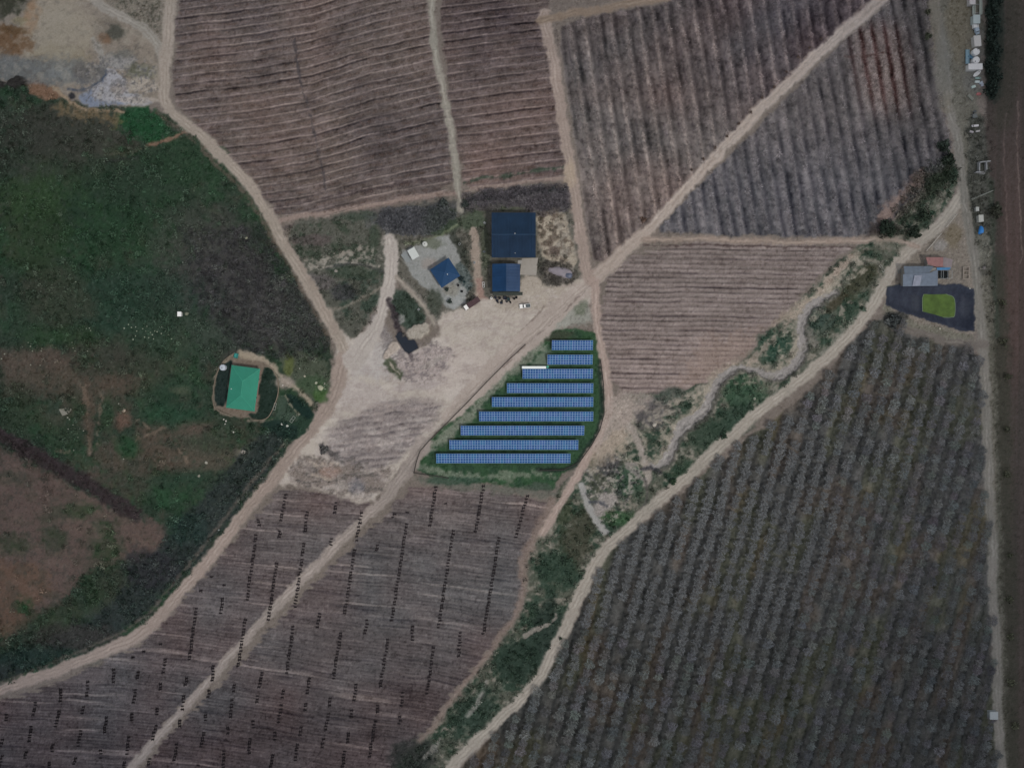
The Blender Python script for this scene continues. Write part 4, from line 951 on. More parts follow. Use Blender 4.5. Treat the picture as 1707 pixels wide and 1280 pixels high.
# concrete slab
r = MB().prism(PXY([(870, 431), (897, 430), (894, 459), (866.5, 458)], .1), -.1, .1).obj('concrete_slab', mat('pale_concrete', alb((156, 151, 144), 880, 445, .9), .9, .2, noise=.08, scale=.6)); tag(r, 'pale square concrete slab beside the two blue sheds', 'slab')
r = MB().prism(PXY([(863, 434), (870, 434), (870, 440), (863, 440)], .1), -.1, .5).obj('step', mat('pale_step', alb((150, 148, 146), 880, 445), .9, .2, noise=.08, scale=.6)); tag(r, 'small grey block at the corner between the two blue sheds', 'block')
for x, y, s, c, lb in [(845, 372 - 4, 0, 0, 0)][:0]: pass
for i_, (x, y, m_, lb) in enumerate([(808, 372, 4, 'pale upright box left of the largest shed, near its upper corner'), (807, 420, 2, 'grey box on the dirt path left of the largest shed'), (791, 438, 4, 'tiny pale box on the dirt path right of the grey yard'), (766, 407, 4, 'tiny white box at the upper right of the grey yard'), (756, 446, 1, 'dark teal box right of the top corner of the blue roofed house'), (764, 476, 3, 'black box near the right corner of the blue roofed house'), (774, 470, 1, 'teal box at the right edge of the grey yard'), (770, 486, 3, 'black box in the lower right of the grey yard'), (716, 451, 4, 'small white box at the left corner of the blue roofed house'), (698, 516, 4, 'small white box on the side path left of the lorry')]):
    crate(x, y, (1.0, .8, .8), JM[m_], lb, None)
# tarpaulin tunnel on the heap
def tarp(p, h, name, m, label, cat, seed=1, n=10):
    cx_, cy_ = sum(q[0] for q in p) / len(p), sum(q[1] for q in p) / len(p); q = chaikin(p, True, 2); v = []; f = []; k = 6; rr = random.Random(seed); z0 = zat(cx_, cy_)
    for i in range(k + 1):
        t = i / k
        for x, y in q:
            xx = cx_ + (x - cx_) * (1 - t); yy = cy_ + (y - cy_) * (1 - t); w_ = P(xx, yy)
            v.append((w_.x, w_.y, z0 - .1 + h * math.sqrt(1 - (1 - t) ** 2 * .98) * (1 + rr.uniform(-.06, .06)) - (h * .14 if i == 0 else 0)))
    m_ = len(q)
    for i in range(k):
        for j in range(m_): f.append((i * m_ + j, i * m_ + (j + 1) % m_, (i + 1) * m_ + (j + 1) % m_, (i + 1) * m_ + j))
    o = MB(); o.add(v, [a[::-1] for a in f] if True else f); ob = o.obj(name, m, smooth=True); tag(ob, label, cat); return ob
tarp([(913, 445), (930, 444), (948, 448), (956, 456), (950, 467), (935, 462), (914, 455)], 1.1, 'plastic_sheet', mat('grey_sheet', alb((128, 122, 130), 930, 455), .5, .4, noise=.2, scale=.5), 'crumpled grey plastic sheet over the heap right of the concrete slab', 'sheet', 3)
tarp([(940, 453), (956, 456), (952, 466), (940, 463)], 1.3, 'tarpaulin', mat('blue_grey_tarp', alb((84, 92, 112), 945, 458), .5, .4, noise=.2, scale=.5), 'blue-grey tarpaulin at the right end of the grey sheeted heap', 'tarpaulin', 5)

# hip roofed houses
def hip_house(name, corners, h0, h1, roofm, label, wallm, ov=.5, vents=(), ridge=.5):
    """corners in photo px (eaves outline, order around); ridge between long-axis points"""
    q = [P(x, y, 0, h0) for x, y in corners]; c = sum(q, Vector()) / 4
    u = (q[1] - q[0]); vv = (q[2] - q[1])
    if u.length < vv.length: q = q[1:] + q[:1]; u, vv = q[1] - q[0], q[2] - q[1]
    rz = math.atan2(u.y, u.x); Lx, Ly = u.length, vv.length
    r = empty(name, (c.x, c.y, 0), rz, label, 'house'); rl = max(.3, (Lx - Ly * ridge * 2) / 2)
    a, b_ = Lx / 2, Ly / 2
    E_ = [(-a, -b_, h0), (a, -b_, h0), (a, b_, h0), (-a, b_, h0)]; R_ = [(-rl, 0, h1), (rl, 0, h1)]
    for f in ([E_[0], E_[1], R_[1], R_[0]], [E_[2], E_[3], R_[0], R_[1]], [E_[1], E_[2], R_[1]], [E_[3], E_[0], R_[0]]):
        m_ = MB(); slab_roof(m_, f, 0, .1); m_.obj('roof', roofm, r)
    cap = MB()
    cap.tube([R_[0], R_[1]], .1, 5)
    for e, k in ((0, 0), (1, 1), (2, 1), (3, 0)): cap.tube([E_[e], R_[k]], .08, 5)
    cap.obj('ridge_cap', mat(name + '_ridge', tuple(min(.9, v * 1.35) for v in ROOFC[name]), .5), r)
    MB().box((0, 0, -.3), (Lx - 2 * ov, Ly - 2 * ov, h0 + .18)).obj('wall', wallm, r)
    for x in (-a * .5, a * .35):
        w_ = MB().box((x, -b_ + ov - .03, 1), (1.4, .06, 1.1)).obj('window', WHITE, r); MB().box((x, -b_ + ov - .07, 1.08), (1.24, .03, .94)).obj('pane', GLASS, w_)
        w_ = MB().box((x, b_ - ov + .03, 1), (1.4, .06, 1.1)).obj('window', WHITE, r); MB().box((x, b_ - ov + .07, 1.08), (1.24, .03, .94)).obj('pane', GLASS, w_)
    MB().box((0, -b_ + ov - .03, 0), (1, .06, 2.1)).obj('door', WOOD, r)
    for x, y, z, m_ in vents: MB().lathe([(.16, -.4), (.16, .35), (.22, .37), (.03, .45)], (x, y, z), 10).obj('vent_pipe', m_, r)
    return r
ROOFC = {'blue_house': alb((32, 70, 112), 742, 455, .85), 'green_house': alb((48, 142, 118), 405, 648, .85)}
hip_house('blue_house', [(717, 449), (748, 429), (768, 459), (735, 482)], 3, 4.5, mat('house_blue_roof', ROOFC['blue_house'], .6, .2, noise=.08, scale=.3, wave=('X', 3)), 'small house with a bright blue hipped roof standing askew in a grey yard', WALLM, vents=[(.5, -1.4, 4.0, WHITE)])
r = hip_house('green_house', [(387, 608.5), (433.5, 615), (424, 686), (376.5, 679)], 3.1, 5.0, mat('house_green_roof', ROOFC['green_house'], .6, .2, noise=.07, scale=.25, wave=('X', 3)), 'house with a large sea-green hipped roof inside a garden wall', mat('pink_wall', alb((150, 120, 112), 400, 650), .9), vents=[(2.5, -1.6, 4.0, DARK), (1.0, -5.2, 3.3, WHITE)])
# garden wall of the green house
r = empty('garden_wall', P(360, 640, zat(360, 640)), 0, 'low curved tan kerb wall round the green roofed house', 'wall'); o0 = P(360, 640, zat(360, 640))
for path in ([(392, 588), (375, 599), (365, 614), (358, 636), (355.5, 660), (356, 676), (362, 684), (378, 690), (388, 694)], [(440, 610), (452, 612), (461, 624), (465, 640), (464, 658), (456, 680), (448, 696), (436, 701), (418, 699)]):
    p = chaikin(path, False, 2); b = MB()
    for (x0, y0), (x1, y1) in zip(p[:-1], p[1:]):
        a = P(x0, y0) - P(360, 640); d = P(x1, y1) - P(x0, y0); c = a + d / 2
        b.box((c.x, c.y, zat(x0, y0) - o0.z - .2), (d.length + .06, .32, .75), math.atan2(d.y, d.x))
    b.obj('kerb', mat('tan_kerb', alb((118, 108, 94), 400, 650), .9, noise=.15), r)
def round_tank(name, x, y, rpx, h, m, label, group=None, lid=True, hatch=None):
    c = P(x, y, zat(x, y), h); r = empty(name, c, 0, label, 'water tank', group); R_ = rpx * MP * (H - h) / H
    b = MB(); prof = [(R_, 0)]
    for k in range(1, 7): prof += [(R_ * .985, h * .84 * (k - .5) / 6), (R_, h * .84 * k / 6)]
    b.lathe(prof + [(R_ * .93, h * .9), (R_ * .4, h * .98), (.3, h)], (0, 0, 0), 32); b.obj('tank_body', m, r, smooth=False)
    MB().lathe([(.32, h - .02), (.32, h + .08), (.05, h + .12)], (0, 0, 0), 14).obj('lid', DARK if hatch else STEEL, r) if not hatch else MB().lathe([(.2, h * .93), (.2, h + .06), (.04, h + .08)], (hatch[0] * R_, hatch[1] * R_, 0), 12).obj('lid', DARK, r)
    return r
PW = lambda x, y, c=(190, 194, 206): mat('pale_tank_%d_%d' % (x, y), alb(c, x, y), .5, .4, noise=.05)
round_tank('water_tank', 370.5, 612.5, 5, 2.2, PW(370, 612, (170, 178, 190)), 'white round water tank at the upper left corner of the green roofed house', hatch=(-.1, -.1))
round_tank('water_tank', 708, 406.5, 4.2, 2, PW(708, 406, (180, 184, 180)), 'small white round tank between the pale flat hut and the garden strip', hatch=(0, -.1))
round_tank('water_tank', 1628.3, 86, 5.8, 2.6, PW(1628, 86), 'upper of two white round tanks beside the farm road', hatch=(.3, .65))
round_tank('water_tank', 1628.5, 99.8, 5.8, 2.6, PW(1628, 86), 'lower of two white round tanks, touching the long white container', hatch=(-.45, -.5))
round_tank('water_tank', 819, 497, 2.2, 1.2, PW(819, 497, (200, 198, 194)), 'tiny white round tank near the lower left corner of the two-tone shed', hatch=(0, 0))

def box_hut(name, corners, h, m, label, cat, ov=.12, door=True, roofname='roof', ribs=0):
    q = [P(x, y, 0, h) for x, y in corners]; c = sum(q, Vector()) / 4; u = q[1] - q[0]; v_ = q[2] - q[1]; rz = math.atan2(u.y, u.x); a, b_ = u.length, v_.length
    px = sum(k[0] for k in corners) / 4; py = sum(k[1] for k in corners) / 4
    r = empty(name, (c.x, c.y, zat(px, py)), rz, label, cat)
    MB().box((0, 0, h - .1), (a, b_, .1)).obj(roofname, m, r)
    if ribs:
        rb = MB()
        for i in range(ribs): rb.box((-a / 2 + (i + .5) * a / ribs, 0, h + .002), (.05, b_ * .98, .03))
        rb.obj('roof_rib', m, r)
    MB().box((0, 0, -.2), (a - 2 * ov, b_ - 2 * ov, h + .1)).obj('wall', mat(m.name + '_wall', tuple(v * .8 for v in m_col(m)), .7), r)
    if door: MB().box((a * .2, -b_ / 2 + ov - .02, 0), (min(.9, a * .4), .04, min(2, h * .85))).obj('door', STEEL, r)
    return r
def m_col(m):
    for n in m.node_tree.nodes:
        if n.type == 'VECT_MATH': return tuple(n.inputs[0].default_value)
PALE = lambda n_, x, y, c: mat('pale_%s' % n_, alb(c, x, y), .5, .4, noise=.06)
box_hut('hut', [(678.5, 418), (690, 411.5), (699.5, 426.5), (687.5, 434)], 2.4, PALE('hut', 690, 422, (184, 190, 188)), 'pale flat roofed hut at the upper left corner of the grey yard', 'hut')
r = MB().prism(PXY([(668, 425), (676, 419), (685, 434), (682, 438), (676, 436)], .2), -.1, .15).obj('paving', mat('grey_pad', alb((128, 134, 136), 680, 428), .9, noise=.1)); tag(r, 'grey concrete strip along the left side of the pale hut', 'slab')
box_hut('pump_box', [(295.6, 519.6), (302, 519.6), (302, 527.4), (295.6, 527.4)], 1.8, PALE('pump', 299, 523, (222, 226, 232)), 'small bright white box alone in the dark scrub left of the road', 'pump house')
box_hut('kiosk', [(1650.5, 1186), (1664, 1186), (1664, 1199), (1650.5, 1199)], 2.4, PALE('kiosk', 1657, 1192, (128, 134, 136)), 'square grey-white hut beside the farm road in the lower right corner', 'hut')
# farm road depot
D0 = (1628, 60)
box_hut('container', [(1616, -14), (1626, -14), (1626, 8), (1616, 8)], 2.5, PALE('c1', 1620, 0, (150, 146, 146)), 'pale grey box cut by the top edge, left of the two long pipes', 'container')
r = empty('channel_frame', P(1627, 5, zat(1627, 5)), 0, 'pair of long pale troughs running off the top edge by the containers', 'trough')
for k in (-1, 1):
    b = MB(); x = k * 1.15
    b.box((x, 0, .4), (.16, 12, .9)); b.box((x + .9 * k, 0, .4), (.16, 12, .9)); b.box((x + .45 * k, 0, .4), (.74, 12, .1)); b.obj('trough', PALE('tr', 1627, 8, (138, 144, 138)), r)
for y in (-5, -1, 3): MB().box((0, y, 0), (4.2, .2, .4)).obj('support', STEEL, r)
box_hut('container', [(1622.5, 25), (1634, 25), (1634, 39.5), (1622.5, 39.5)], 2.6, PALE('c2', 1628, 32, (138, 148, 148)), 'greenish grey square container at the end of the long troughs', 'container', ribs=10)
box_hut('container', [(1623, 60), (1634.5, 59), (1636.3, 77), (1624.5, 78)], 2.6, PALE('c3', 1630, 68, (158, 156, 154)), 'pale beige container just above the two white round tanks', 'container', ribs=12)
box_hut('container', [(1614.5, 106.5), (1638, 106), (1638, 116), (1615, 116.5)], 2.6, PALE('c4', 1627, 111, (176, 174, 180)), 'long white container lying crosswise below the two round tanks', 'container', ribs=22)
def van(x, y, L_, W_, h, rz, m, label, cat='van', name='van', cabm=None):
    r = empty(name, P(x, y, zat(x, y), h), rz, label, cat)
    b = MB(); p = [(-L_ / 2, .35), (L_ / 2 - .1, .35), (L_ / 2, .8), (L_ / 2 - .25, h * .55), (L_ / 2 - L_ * .28, h * .62), (L_ / 2 - L_ * .42, h), (-L_ / 2 + .1, h), (-L_ / 2, h * .5)]
    n = len(p); v = [(a, -W_ / 2, z) for a, z in p] + [(a, W_ / 2, z) for a, z in p]
    b.add(v, [tuple(range(n)), tuple(range(n, 2 * n))[::-1]] + [(i, i + n, (i + 1) % n + n, (i + 1) % n) for i in range(n)]); b.obj('body', m, r)
    x0, z0, x1, z1 = L_ / 2 - L_ * .29, h * .62 + .03, L_ / 2 - L_ * .41, h - .02
    MB().add([(x0, -W_ * .42, z0), (x0, W_ * .42, z0), (x1, W_ * .4, z1), (x1, -W_ * .4, z1)], [(0, 1, 2, 3)]).obj('windscreen', GLASS, r)
    for sx in (-.32, .32):
        for sy in (-1, 1): MB().lathe([(.32, -.1), (.32, .1)], (0, 0, 0), 14).obj('wheel', DARK, r, (sx * L_, sy * (W_ / 2 - .05), .32)).rotation_euler = (pi / 2, 0, 0)
    return r
van(1628, 43, 3.0, 1.9, 1.6, .1, PALE('v1', 1628, 43, (168, 178, 180)), 'small whitish van parked right below the greenish grey container', )
van(1630, 51.5, 2.9, 1.8, 1.6, -1.2, PALE('v2', 1630, 50, (126, 140, 152)), 'small bluish grey van between the whitish van and the beige container')
# trailer left of the tanks
def flat_trailer(x, y, L_, W_, rz, m, label, z=.7, sides=True):
    r = empty('trailer', P(x, y, zat(x, y), z), rz, label, 'trailer')
    MB().box((0, 0, z - .12), (L_, W_, .12)).obj('deck', m, r)
    if sides:
        b = MB(); b.box((0, W_ / 2 - .04, z), (L_, .08, .4)); b.box((0, -W_ / 2 + .04, z), (L_, .08, .4)); b.obj('side_board', m, r)
    MB().tube([(L_ / 2, 0, z - .1), (L_ / 2 + .9, 0, z - .25)], .06, 6).obj('drawbar', STEEL, r)
    for sy in (-1, 1): MB().lathe([(.33, -.1), (.33, .1)], (0, 0, 0), 14).obj('wheel', DARK, r, (-.2, sy * (W_ / 2 - .1), .33)).rotation_euler = (pi / 2, 0, 0)
    return r
flat_trailer(1612.5, 95, 6.6, 1.7, pi / 2, PALE('t1', 1612, 95, (98, 124, 136)), 'long blue-grey trailer left of the two round tanks')
flat_trailer(1619.5, 96, 3.2, 1.4, 2.5, PALE('t2', 1619, 96, (56, 88, 108)), 'small dark teal trailer between the long trailer and the round tanks', sides=False)
def boat(x, y, L_, W_, rz, m, label):
    r = empty('boat', P(x, y, zat(x, y)), rz, label, 'boat'); b = MB(); v = []; n = 14; ks = [(1, .75), (.9, .4), (.35, .1)]
    for (k, z) in ks:
        for i in range(n):
            a = 2 * pi * i / n; xx = cos(a); yy = sin(a) * (1 - .35 * max(0, xx)); v.append((L_ / 2 * xx * (k * .3 + .7), W_ / 2 * yy * k, z))
    f = [(i, (i + 1) % n, n + (i + 1) % n, n + i)[::-1] for i in range(n)] + [(n + i, n + (i + 1) % n, 2 * n + (i + 1) % n, 2 * n + i)[::-1] for i in range(n)] + [tuple(range(2 * n, 3 * n))[::-1]]
    v += [(x_ * .92, y_ * .86, .72) for x_, y_, z_ in v[:n]]; f += [(i, 3 * n + i, 3 * n + (i + 1) % n, (i + 1) % n)[::-1] for i in range(n)] + [tuple(range(3 * n, 4 * n))]
    b.add(v, f); b.obj('hull', m, r); MB().lathe([(.16, .7), (.16, .78)], (L_ * .28, .1, 0), 10).obj('hatch', DARK, r); return r
boat(1627.5, 124, 4.3, 1.9, .65, PALE('b1', 1628, 124, (178, 196, 190)), 'whitish oval boat-shaped hull lying slantwise below the long white container')
boat(1629, 131.5, 2.9, 1.1, 0, PALE('b2', 1628, 124, (112, 136, 132)), 'small grey-green hull just below the whitish slanted one')
for x, y, sx, sy, rz, c, lb in [(1628.3, 137.3, 2.0, 1.0, 0, (166, 184, 188), 'bright pale box in the clutter below the two hulls'), (1622, 145.5, 1.8, 1.1, .3, (150, 166, 162), 'pale box at the lower left of the clutter below the hulls'),
        (1634.5, 139, 1.5, 1.0, .6, (140, 150, 160), 'grey angular box at the right of the clutter below the hulls'), (1636.5, 142.5, .9, 1.2, 0, (150, 156, 168), 'narrow upright pale box at the far right of the clutter'),
        (1624.5, 210.5, 3.2, .9, .12, (168, 166, 168), 'long white bar-shaped box lying below the dark scrap heap'), (1618.5, 220.5, 1.8, .8, -.3, (142, 138, 142), 'small whitish box left of the pair near the track bend'),
        (1629, 219.5, 1.9, .7, .2, (146, 144, 144), 'small whitish box right of the pair near the track bend'), (1617, 163, 3.2, 1.3, -.8, (104, 106, 98), 'grey slanted box between the clutter and the farm road'),
        (1624, 194, 2.2, 1.9, .2, (84, 88, 88), 'dull grey box in the middle of the dark scrap heap'), (1624, 187, 1.5, 1.0, .6, (66, 70, 72), 'dark box at the top of the scrap heap by the farm road')]:
    crate(x, y, (sx, sy, .7), PALE('bx%d_%d' % (x, y), x, y, c), lb, 'boxes and scrap beside the farm road', rz)
    MB().box((0, 0, .55), (sx * .96, sy * .96, .2)).obj('lid', PALE('bx%d_%d' % (x, y), x, y, c), bpy.data.objects[-1] if False else [o for o in COL.objects if o.type == 'EMPTY'][-1])
tarp([(1626, 159), (1629, 154), (1634, 155), (1637, 158), (1632, 160)], 1.0, 'tarpaulin', mat('red_tarp', alb((142, 84, 84), 1630, 157), .6), 'small dull red tarpaulin in the clutter beside the farm road', 'tarpaulin', 9)
# ruin
r = empty('roofless_building', P(1637, 281, zat(1637, 281)), 0, 'roofless building with pale low walls right of the track bend', 'building')
RW = PALE('ruin', 1637, 280, (124, 126, 128)); o0 = P(1637, 281)
for pts in ([(1629.5, 272), (1648, 270)], [(1630, 272), (1630, 286)], [(1641.5, 271), (1642, 284)], [(1624.5, 288.5), (1632, 288)]):
    (x0, y0), (x1, y1) = pts; a = P(x0, y0) - o0; d = P(x1, y1) - P(x0, y0); c = a + d / 2
    MB().box((c.x, c.y, -.2), (d.length + .3, .45, 1.9), math.atan2(d.y, d.x)).obj('wall', RW, r)
MB().prism([tuple((P(x, y) - o0)[:2]) for x, y in [(1631, 287), (1645, 284), (1641, 291), (1633, 291)]], -.1, .12).obj('floor_slab', PALE('ruinf', 1637, 290, (104, 104, 104)), r)
# steel truss lying
r = empty('irrigation_boom', P(1634, 326, zat(1634, 326)), 0, 'thin pale lattice boom lying aslant beside the farm road', 'boom'); o0 = P(1634, 326)
a = P(1619, 333) - o0; b_ = P(1655, 318) - o0; d = b_ - a; nrm = Vector((-d.y, d.x, 0)).normalized()
for s, z in ((-.35, .3), (.35, .3), (0, .9)):
    MB().tube([a + nrm * s + Vector((0, 0, z)), b_ + nrm * s * .3 + Vector((0, 0, z))], .08, 5).obj('chord', PALE('boom', 1634, 326, (128, 132, 124)), r)
lt = MB()
for i in range(14):
    p0 = a + d * (i / 14) + nrm * .35 + Vector((0, 0, .3)); p1 = a + d * ((i + 1) / 14) - nrm * .35 + Vector((0, 0, .3)); p2 = a + d * ((i + .5) / 14) + Vector((0, 0, .9)); lt.tube([p0, p2, p1], .04, 4)
lt.obj('lattice', PALE('boom', 1634, 326, (128, 132, 124)), r)
box_hut('hut', [(1627, 345), (1632.5, 345), (1632.5, 352), (1627, 352)], 1.8, PALE('h1', 1630, 348, (150, 152, 148)), 'tiny pale square hut beside the farm road, above the larger pale one', 'hut')
box_hut('hut', [(1631, 358.5), (1639, 358), (1640.5, 369.5), (1633, 370)], 2.3, PALE('h2', 1635, 364, (156, 158, 152)), 'pale hut just above the bright blue tarpaulin', 'hut')
tarp([(1633, 376), (1638, 377), (1640, 383), (1639, 391), (1630, 391), (1631, 385)], 1.2, 'tarpaulin', mat('bright_blue_tarp', alb((34, 112, 186), 1635, 383), .5, .4, noise=.15, scale=1), 'bright blue tarpaulin over a pile beside the farm road', 'tarpaulin', 11)
# grey-blue farm building beside the reservoir
def plain_roof(px, h, m, name, label, cat, rise=.5, parent=None):
    q = [P(x, y, 0, h) for x, y in px]; c = sum(q, Vector()) / len(q)
    cxp = sum(k[0] for k in px) / len(px); cyp = sum(k[1] for k in px) / len(px)
    r = parent or empty(name, (c.x, c.y, zat(cxp, cyp)), 0, label, cat)
    if parent: c = Vector(parent.location)
    loc = orient([(k.x - c.x, k.y - c.y) for k in q]); ys = [k[1] for k in loc]; lo_, hi_ = min(ys), max(ys)
    b = MB(); slab_roof(b, [(x, y, h + rise * (y - lo_) / (hi_ - lo_ + .01)) for x, y in loc], 0, .1); b.obj('roof', m, r)
    return r, loc
GB = lambda n_, c, x=1540: mat('sheet_%s' % n_, alb(c, x, 460), .5, .4, noise=.18, scale=.6, wave=('X', 3.0))
r, _ = plain_roof([(1506, 444), (1556, 444), (1549, 455), (1508, 457)], 3.6, GB('a', (86, 98, 112)), 'farm_shed', 'long patched grey-blue roofed shed above the dark reservoir', 'shed', .3)
plain_roof([(1505, 457.3), (1549, 455.3), (1563, 449.5), (1563, 476.5), (1505, 477.5)], 3.3, GB('b', (98, 110, 126)), '', '', '', .28, r)
plain_roof([(1524, 459), (1536, 459), (1534, 476), (1521, 477)], 3.62, GB('c', (128, 134, 150)), '', '', '', .3, r)
a = P(1506, 476, 0, 3.3); b_ = P(1562, 445, 0, 3.3); lc = r.location
MB().box(((a.x + b_.x) / 2 - lc.x, (a.y + b_.y) / 2 - lc.y, -.3), (b_.x - a.x - .6, b_.y - a.y - .6, 3.4)).obj('wall', WALLM, r)
r, _ = plain_roof([(1543, 429), (1572, 429), (1572, 445), (1561, 445), (1547, 441)], 3.0, GB('pink', (136, 96, 94), 1560), 'pink_roofed_shed', 'shed with a dull pink and grey roof above the grey-blue one', 'shed', .3)
plain_roof([(1572.2, 429), (1588, 433), (1586, 446), (1572.2, 445)], 2.9, GB('greyp', (122, 112, 114), 1580), '', '', '', .3, r)
lc = r.location; a = P(1546, 443, 0, 3); b_ = P(1584, 432, 0, 3); MB().box(((a.x + b_.x) / 2 - lc.x, (a.y + b_.y) / 2 - lc.y, -.3), (b_.x - a.x, b_.y - a.y, 3.0)).obj('wall', WALLM, r)
r, _ = plain_roof([(1561.5, 446.2), (1585, 445.8), (1583, 450), (1562, 450.5)], 2.8, GB('brightblue', (62, 118, 166), 1570), 'open_bay', 'open bay with bright blue strip roof and pale rails at the end of the shed', 'shed', .05)
lc = r.location
for x in (1564, 1567.5, 1575, 1582):
    a = P(x, 451) - Vector(lc); MB().tube([(a.x, a.y, 2.7), (a.x, a.y - 3.9, 2.7)], .09, 5).obj('rail', PALE('railw', 1575, 455, (132, 138, 140)), r)
    for yy in (0, -3.8): MB().tube([(a.x, a.y + yy, -.2), (a.x, a.y + yy, 2.7)], .07, 5).obj('post', STEEL, r)
a = P(1563.5, 466) - Vector(lc); b_ = P(1582, 465) - Vector(lc); MB().tube([(a.x, a.y, 2.72), (b_.x, b_.y, 2.72)], .09, 5).obj('rail', PALE('railw', 1575, 455, (132, 138, 140)), r)
a = P(1572.5, 458) - Vector(lc); MB().box((a.x, a.y, .02), (4.8, 3.6, .1)).obj('floor_slab', mat('tarred_floor', alb((24, 28, 30), 1572, 458), .9), r)
# frames and pallets near it
def ladder_frame(x, y, L_, W_, rz, m, label, n=2, z=.5, cat='frame', group=None, t=.14):
    r = empty('rack', P(x, y, zat(x, y)), rz, label, cat, group)
    for s in (-1, 1): MB().box((0, s * W_ / 2, z), (L_, t, t)).obj('side_rail', m, r)
    for i in range(n + 2): MB().box((-L_ / 2 + t / 2 + i * (L_ - t) / (n + 1), 0, z), (t, W_ - t - .02, t * .9)).obj('cross_bar', m, r)
    for sx in (-1, 1):
        for sy in (-1, 1): MB().box((sx * (L_ / 2 - t), sy * W_ / 2, -.1), (t * .8, t * .8, z + .098)).obj('leg', m, r)
    return r
PF = PALE('frm', 1610, 456, (138, 128, 118))
ladder_frame(1609.5, 455.5, 5.8, 2.6, pi / 2, PF, 'large pale wooden rack standing between the sheds and the farm road', 2, t=.3)
ladder_frame(1468, 445, 1.9, .9, -.9, PALE('frm2', 1468, 445, (150, 150, 142)), 'small white frame lying upper left of the diagonal road near the shed', 0)
ladder_frame(1471.5, 451, 1.5, 1.1, -.9, PALE('frm2', 1468, 445, (150, 150, 142)), 'squarer white frame just below the small one by the diagonal road', 0)
ladder_frame(458.5, 677.5, 3.3, .95, 1.35, PALE('frm3', 460, 680, (140, 148, 140)), 'narrow whitish frame on the lawn right of the green roofed house', 1)
ladder_frame(488, 699, 3.2, 1.2, .95, PALE('frm3', 460, 680, (140, 148, 140)), 'wider whitish frame on the lawn near the corner of the road', 1)
ladder_frame(806, 475, 2.6, .8, -1.5, PALE('frm4', 806, 475, (206, 208, 208)), 'white metal frame standing left of the two-tone shed', 1)
ladder_frame(1502, 452, 3.2, 1.2, .2, PALE('frm5', 1502, 452, (104, 116, 122)), 'grey rack at the left end of the grey-blue shed', 2)
# pipe fence by the pink shed
for p0, p1, lb in (((1594, 358), (1576, 379), 'upper of two straight white pipe rails beside the road fork'), ((1568, 390), (1543, 419), 'lower of two straight white pipe rails beside the road fork')):
    o0 = P(*p0, zat(*p0)); r = empty('pipe_rail', o0, 0, lb, 'fence'); d = P(*p1) - P(*p0)
    MB().tube([Vector((0, 0, 1)), d + Vector((0, 0, 1))], .12, 6).obj('rail', PALE('pipe', 1580, 390, (160, 156, 148)), r)
    MB().tube([Vector((0, 0, .5)), d + Vector((0, 0, .5))], .06, 6).obj('rail', PALE('pipe', 1580, 390, (160, 156, 148)), r)
    for k in range(4): q = d * (k / 3); MB().tube([(q.x, q.y, -.3), (q.x, q.y, 1.0)], .07, 6).obj('post', STEEL, r)
# greens pool in the reservoir
def water(name, p, z, m, label=None, kind='structure', smooth=1):
    q = chaikin(p, True, smooth); q = [tuple(P(x, y)[:2]) for x, y in q]; o = MB().prism(q, z - .3, z).obj(name, m); tag(o, label, kind=kind); return o
m = mat('algae', alb((76, 102, 42), 1568, 510, .85), .5, .2, noise=.35, scale=.35)
water('algae_pool', [(1541, 489), (1551, 490), (1556, 486), (1578, 488), (1584, 491), (1592, 493), (1596, 500), (1596, 524), (1593, 529), (1562, 528), (1544, 524), (1541, 518)], -1.9, m)
q = chaikin([(1541, 489), (1551, 490), (1556, 486), (1578, 488), (1584, 491), (1592, 493), (1596, 500), (1596, 524), (1593, 529), (1562, 528), (1544, 524), (1541, 518)], True, 1)
b = MB()
for (x0, y0), (x1, y1) in zip(q, q[1:] + q[:1]):
    a = P(x0, y0); d = P(x1, y1) - a; c = a + d / 2; b.box((c.x, c.y, -1.98), (d.length + .02, .22, .11), math.atan2(d.y, d.x))
tag(b.obj('scum_line', PALE('scum', 1568, 510, (98, 116, 92))), 'thin pale line of dried scum round the green pool in the reservoir', 'scum line')
water('pond_water', [(x, y) for x, y in POND], -.75, mat('dark_water', (.010, .016, .028), .12, .5, noise=.1, scale=.3), smooth=1)
line_ = [(648, 500), (653, 512), (660, 530), (666, 548)]
# vehicles
def wheel(parent, x, y, R_=.38, w_=.24):
    o = MB().lathe([(R_ * .9, -w_ / 2), (R_, -w_ / 3), (R_, w_ / 3), (R_ * .9, w_ / 2)], (0, 0, 0), 18).obj('wheel', DARK, parent, (x, y, R_)); o.rotation_euler = (pi / 2, 0, 0)
    k = MB().lathe([(R_ * .5, -w_ / 2 - .01), (R_ * .5, w_ / 2 + .01)], (0, 0, 0), 12).obj('rim', STEEL, o); return o
def prof_body(pts, w_, wt=None):
    b = MB(); n = len(pts); wt = wt or [w_] * n
    v = [(x, -a / 2, z) for (x, z), a in zip(pts, wt)] + [(x, a / 2, z) for (x, z), a in zip(pts, wt)]
    b.add(v, [tuple(range(n)), tuple(range(n, 2 * n))[::-1]] + [(i, i + n, (i + 1) % n + n, (i + 1) % n) for i in range(n)]); return b
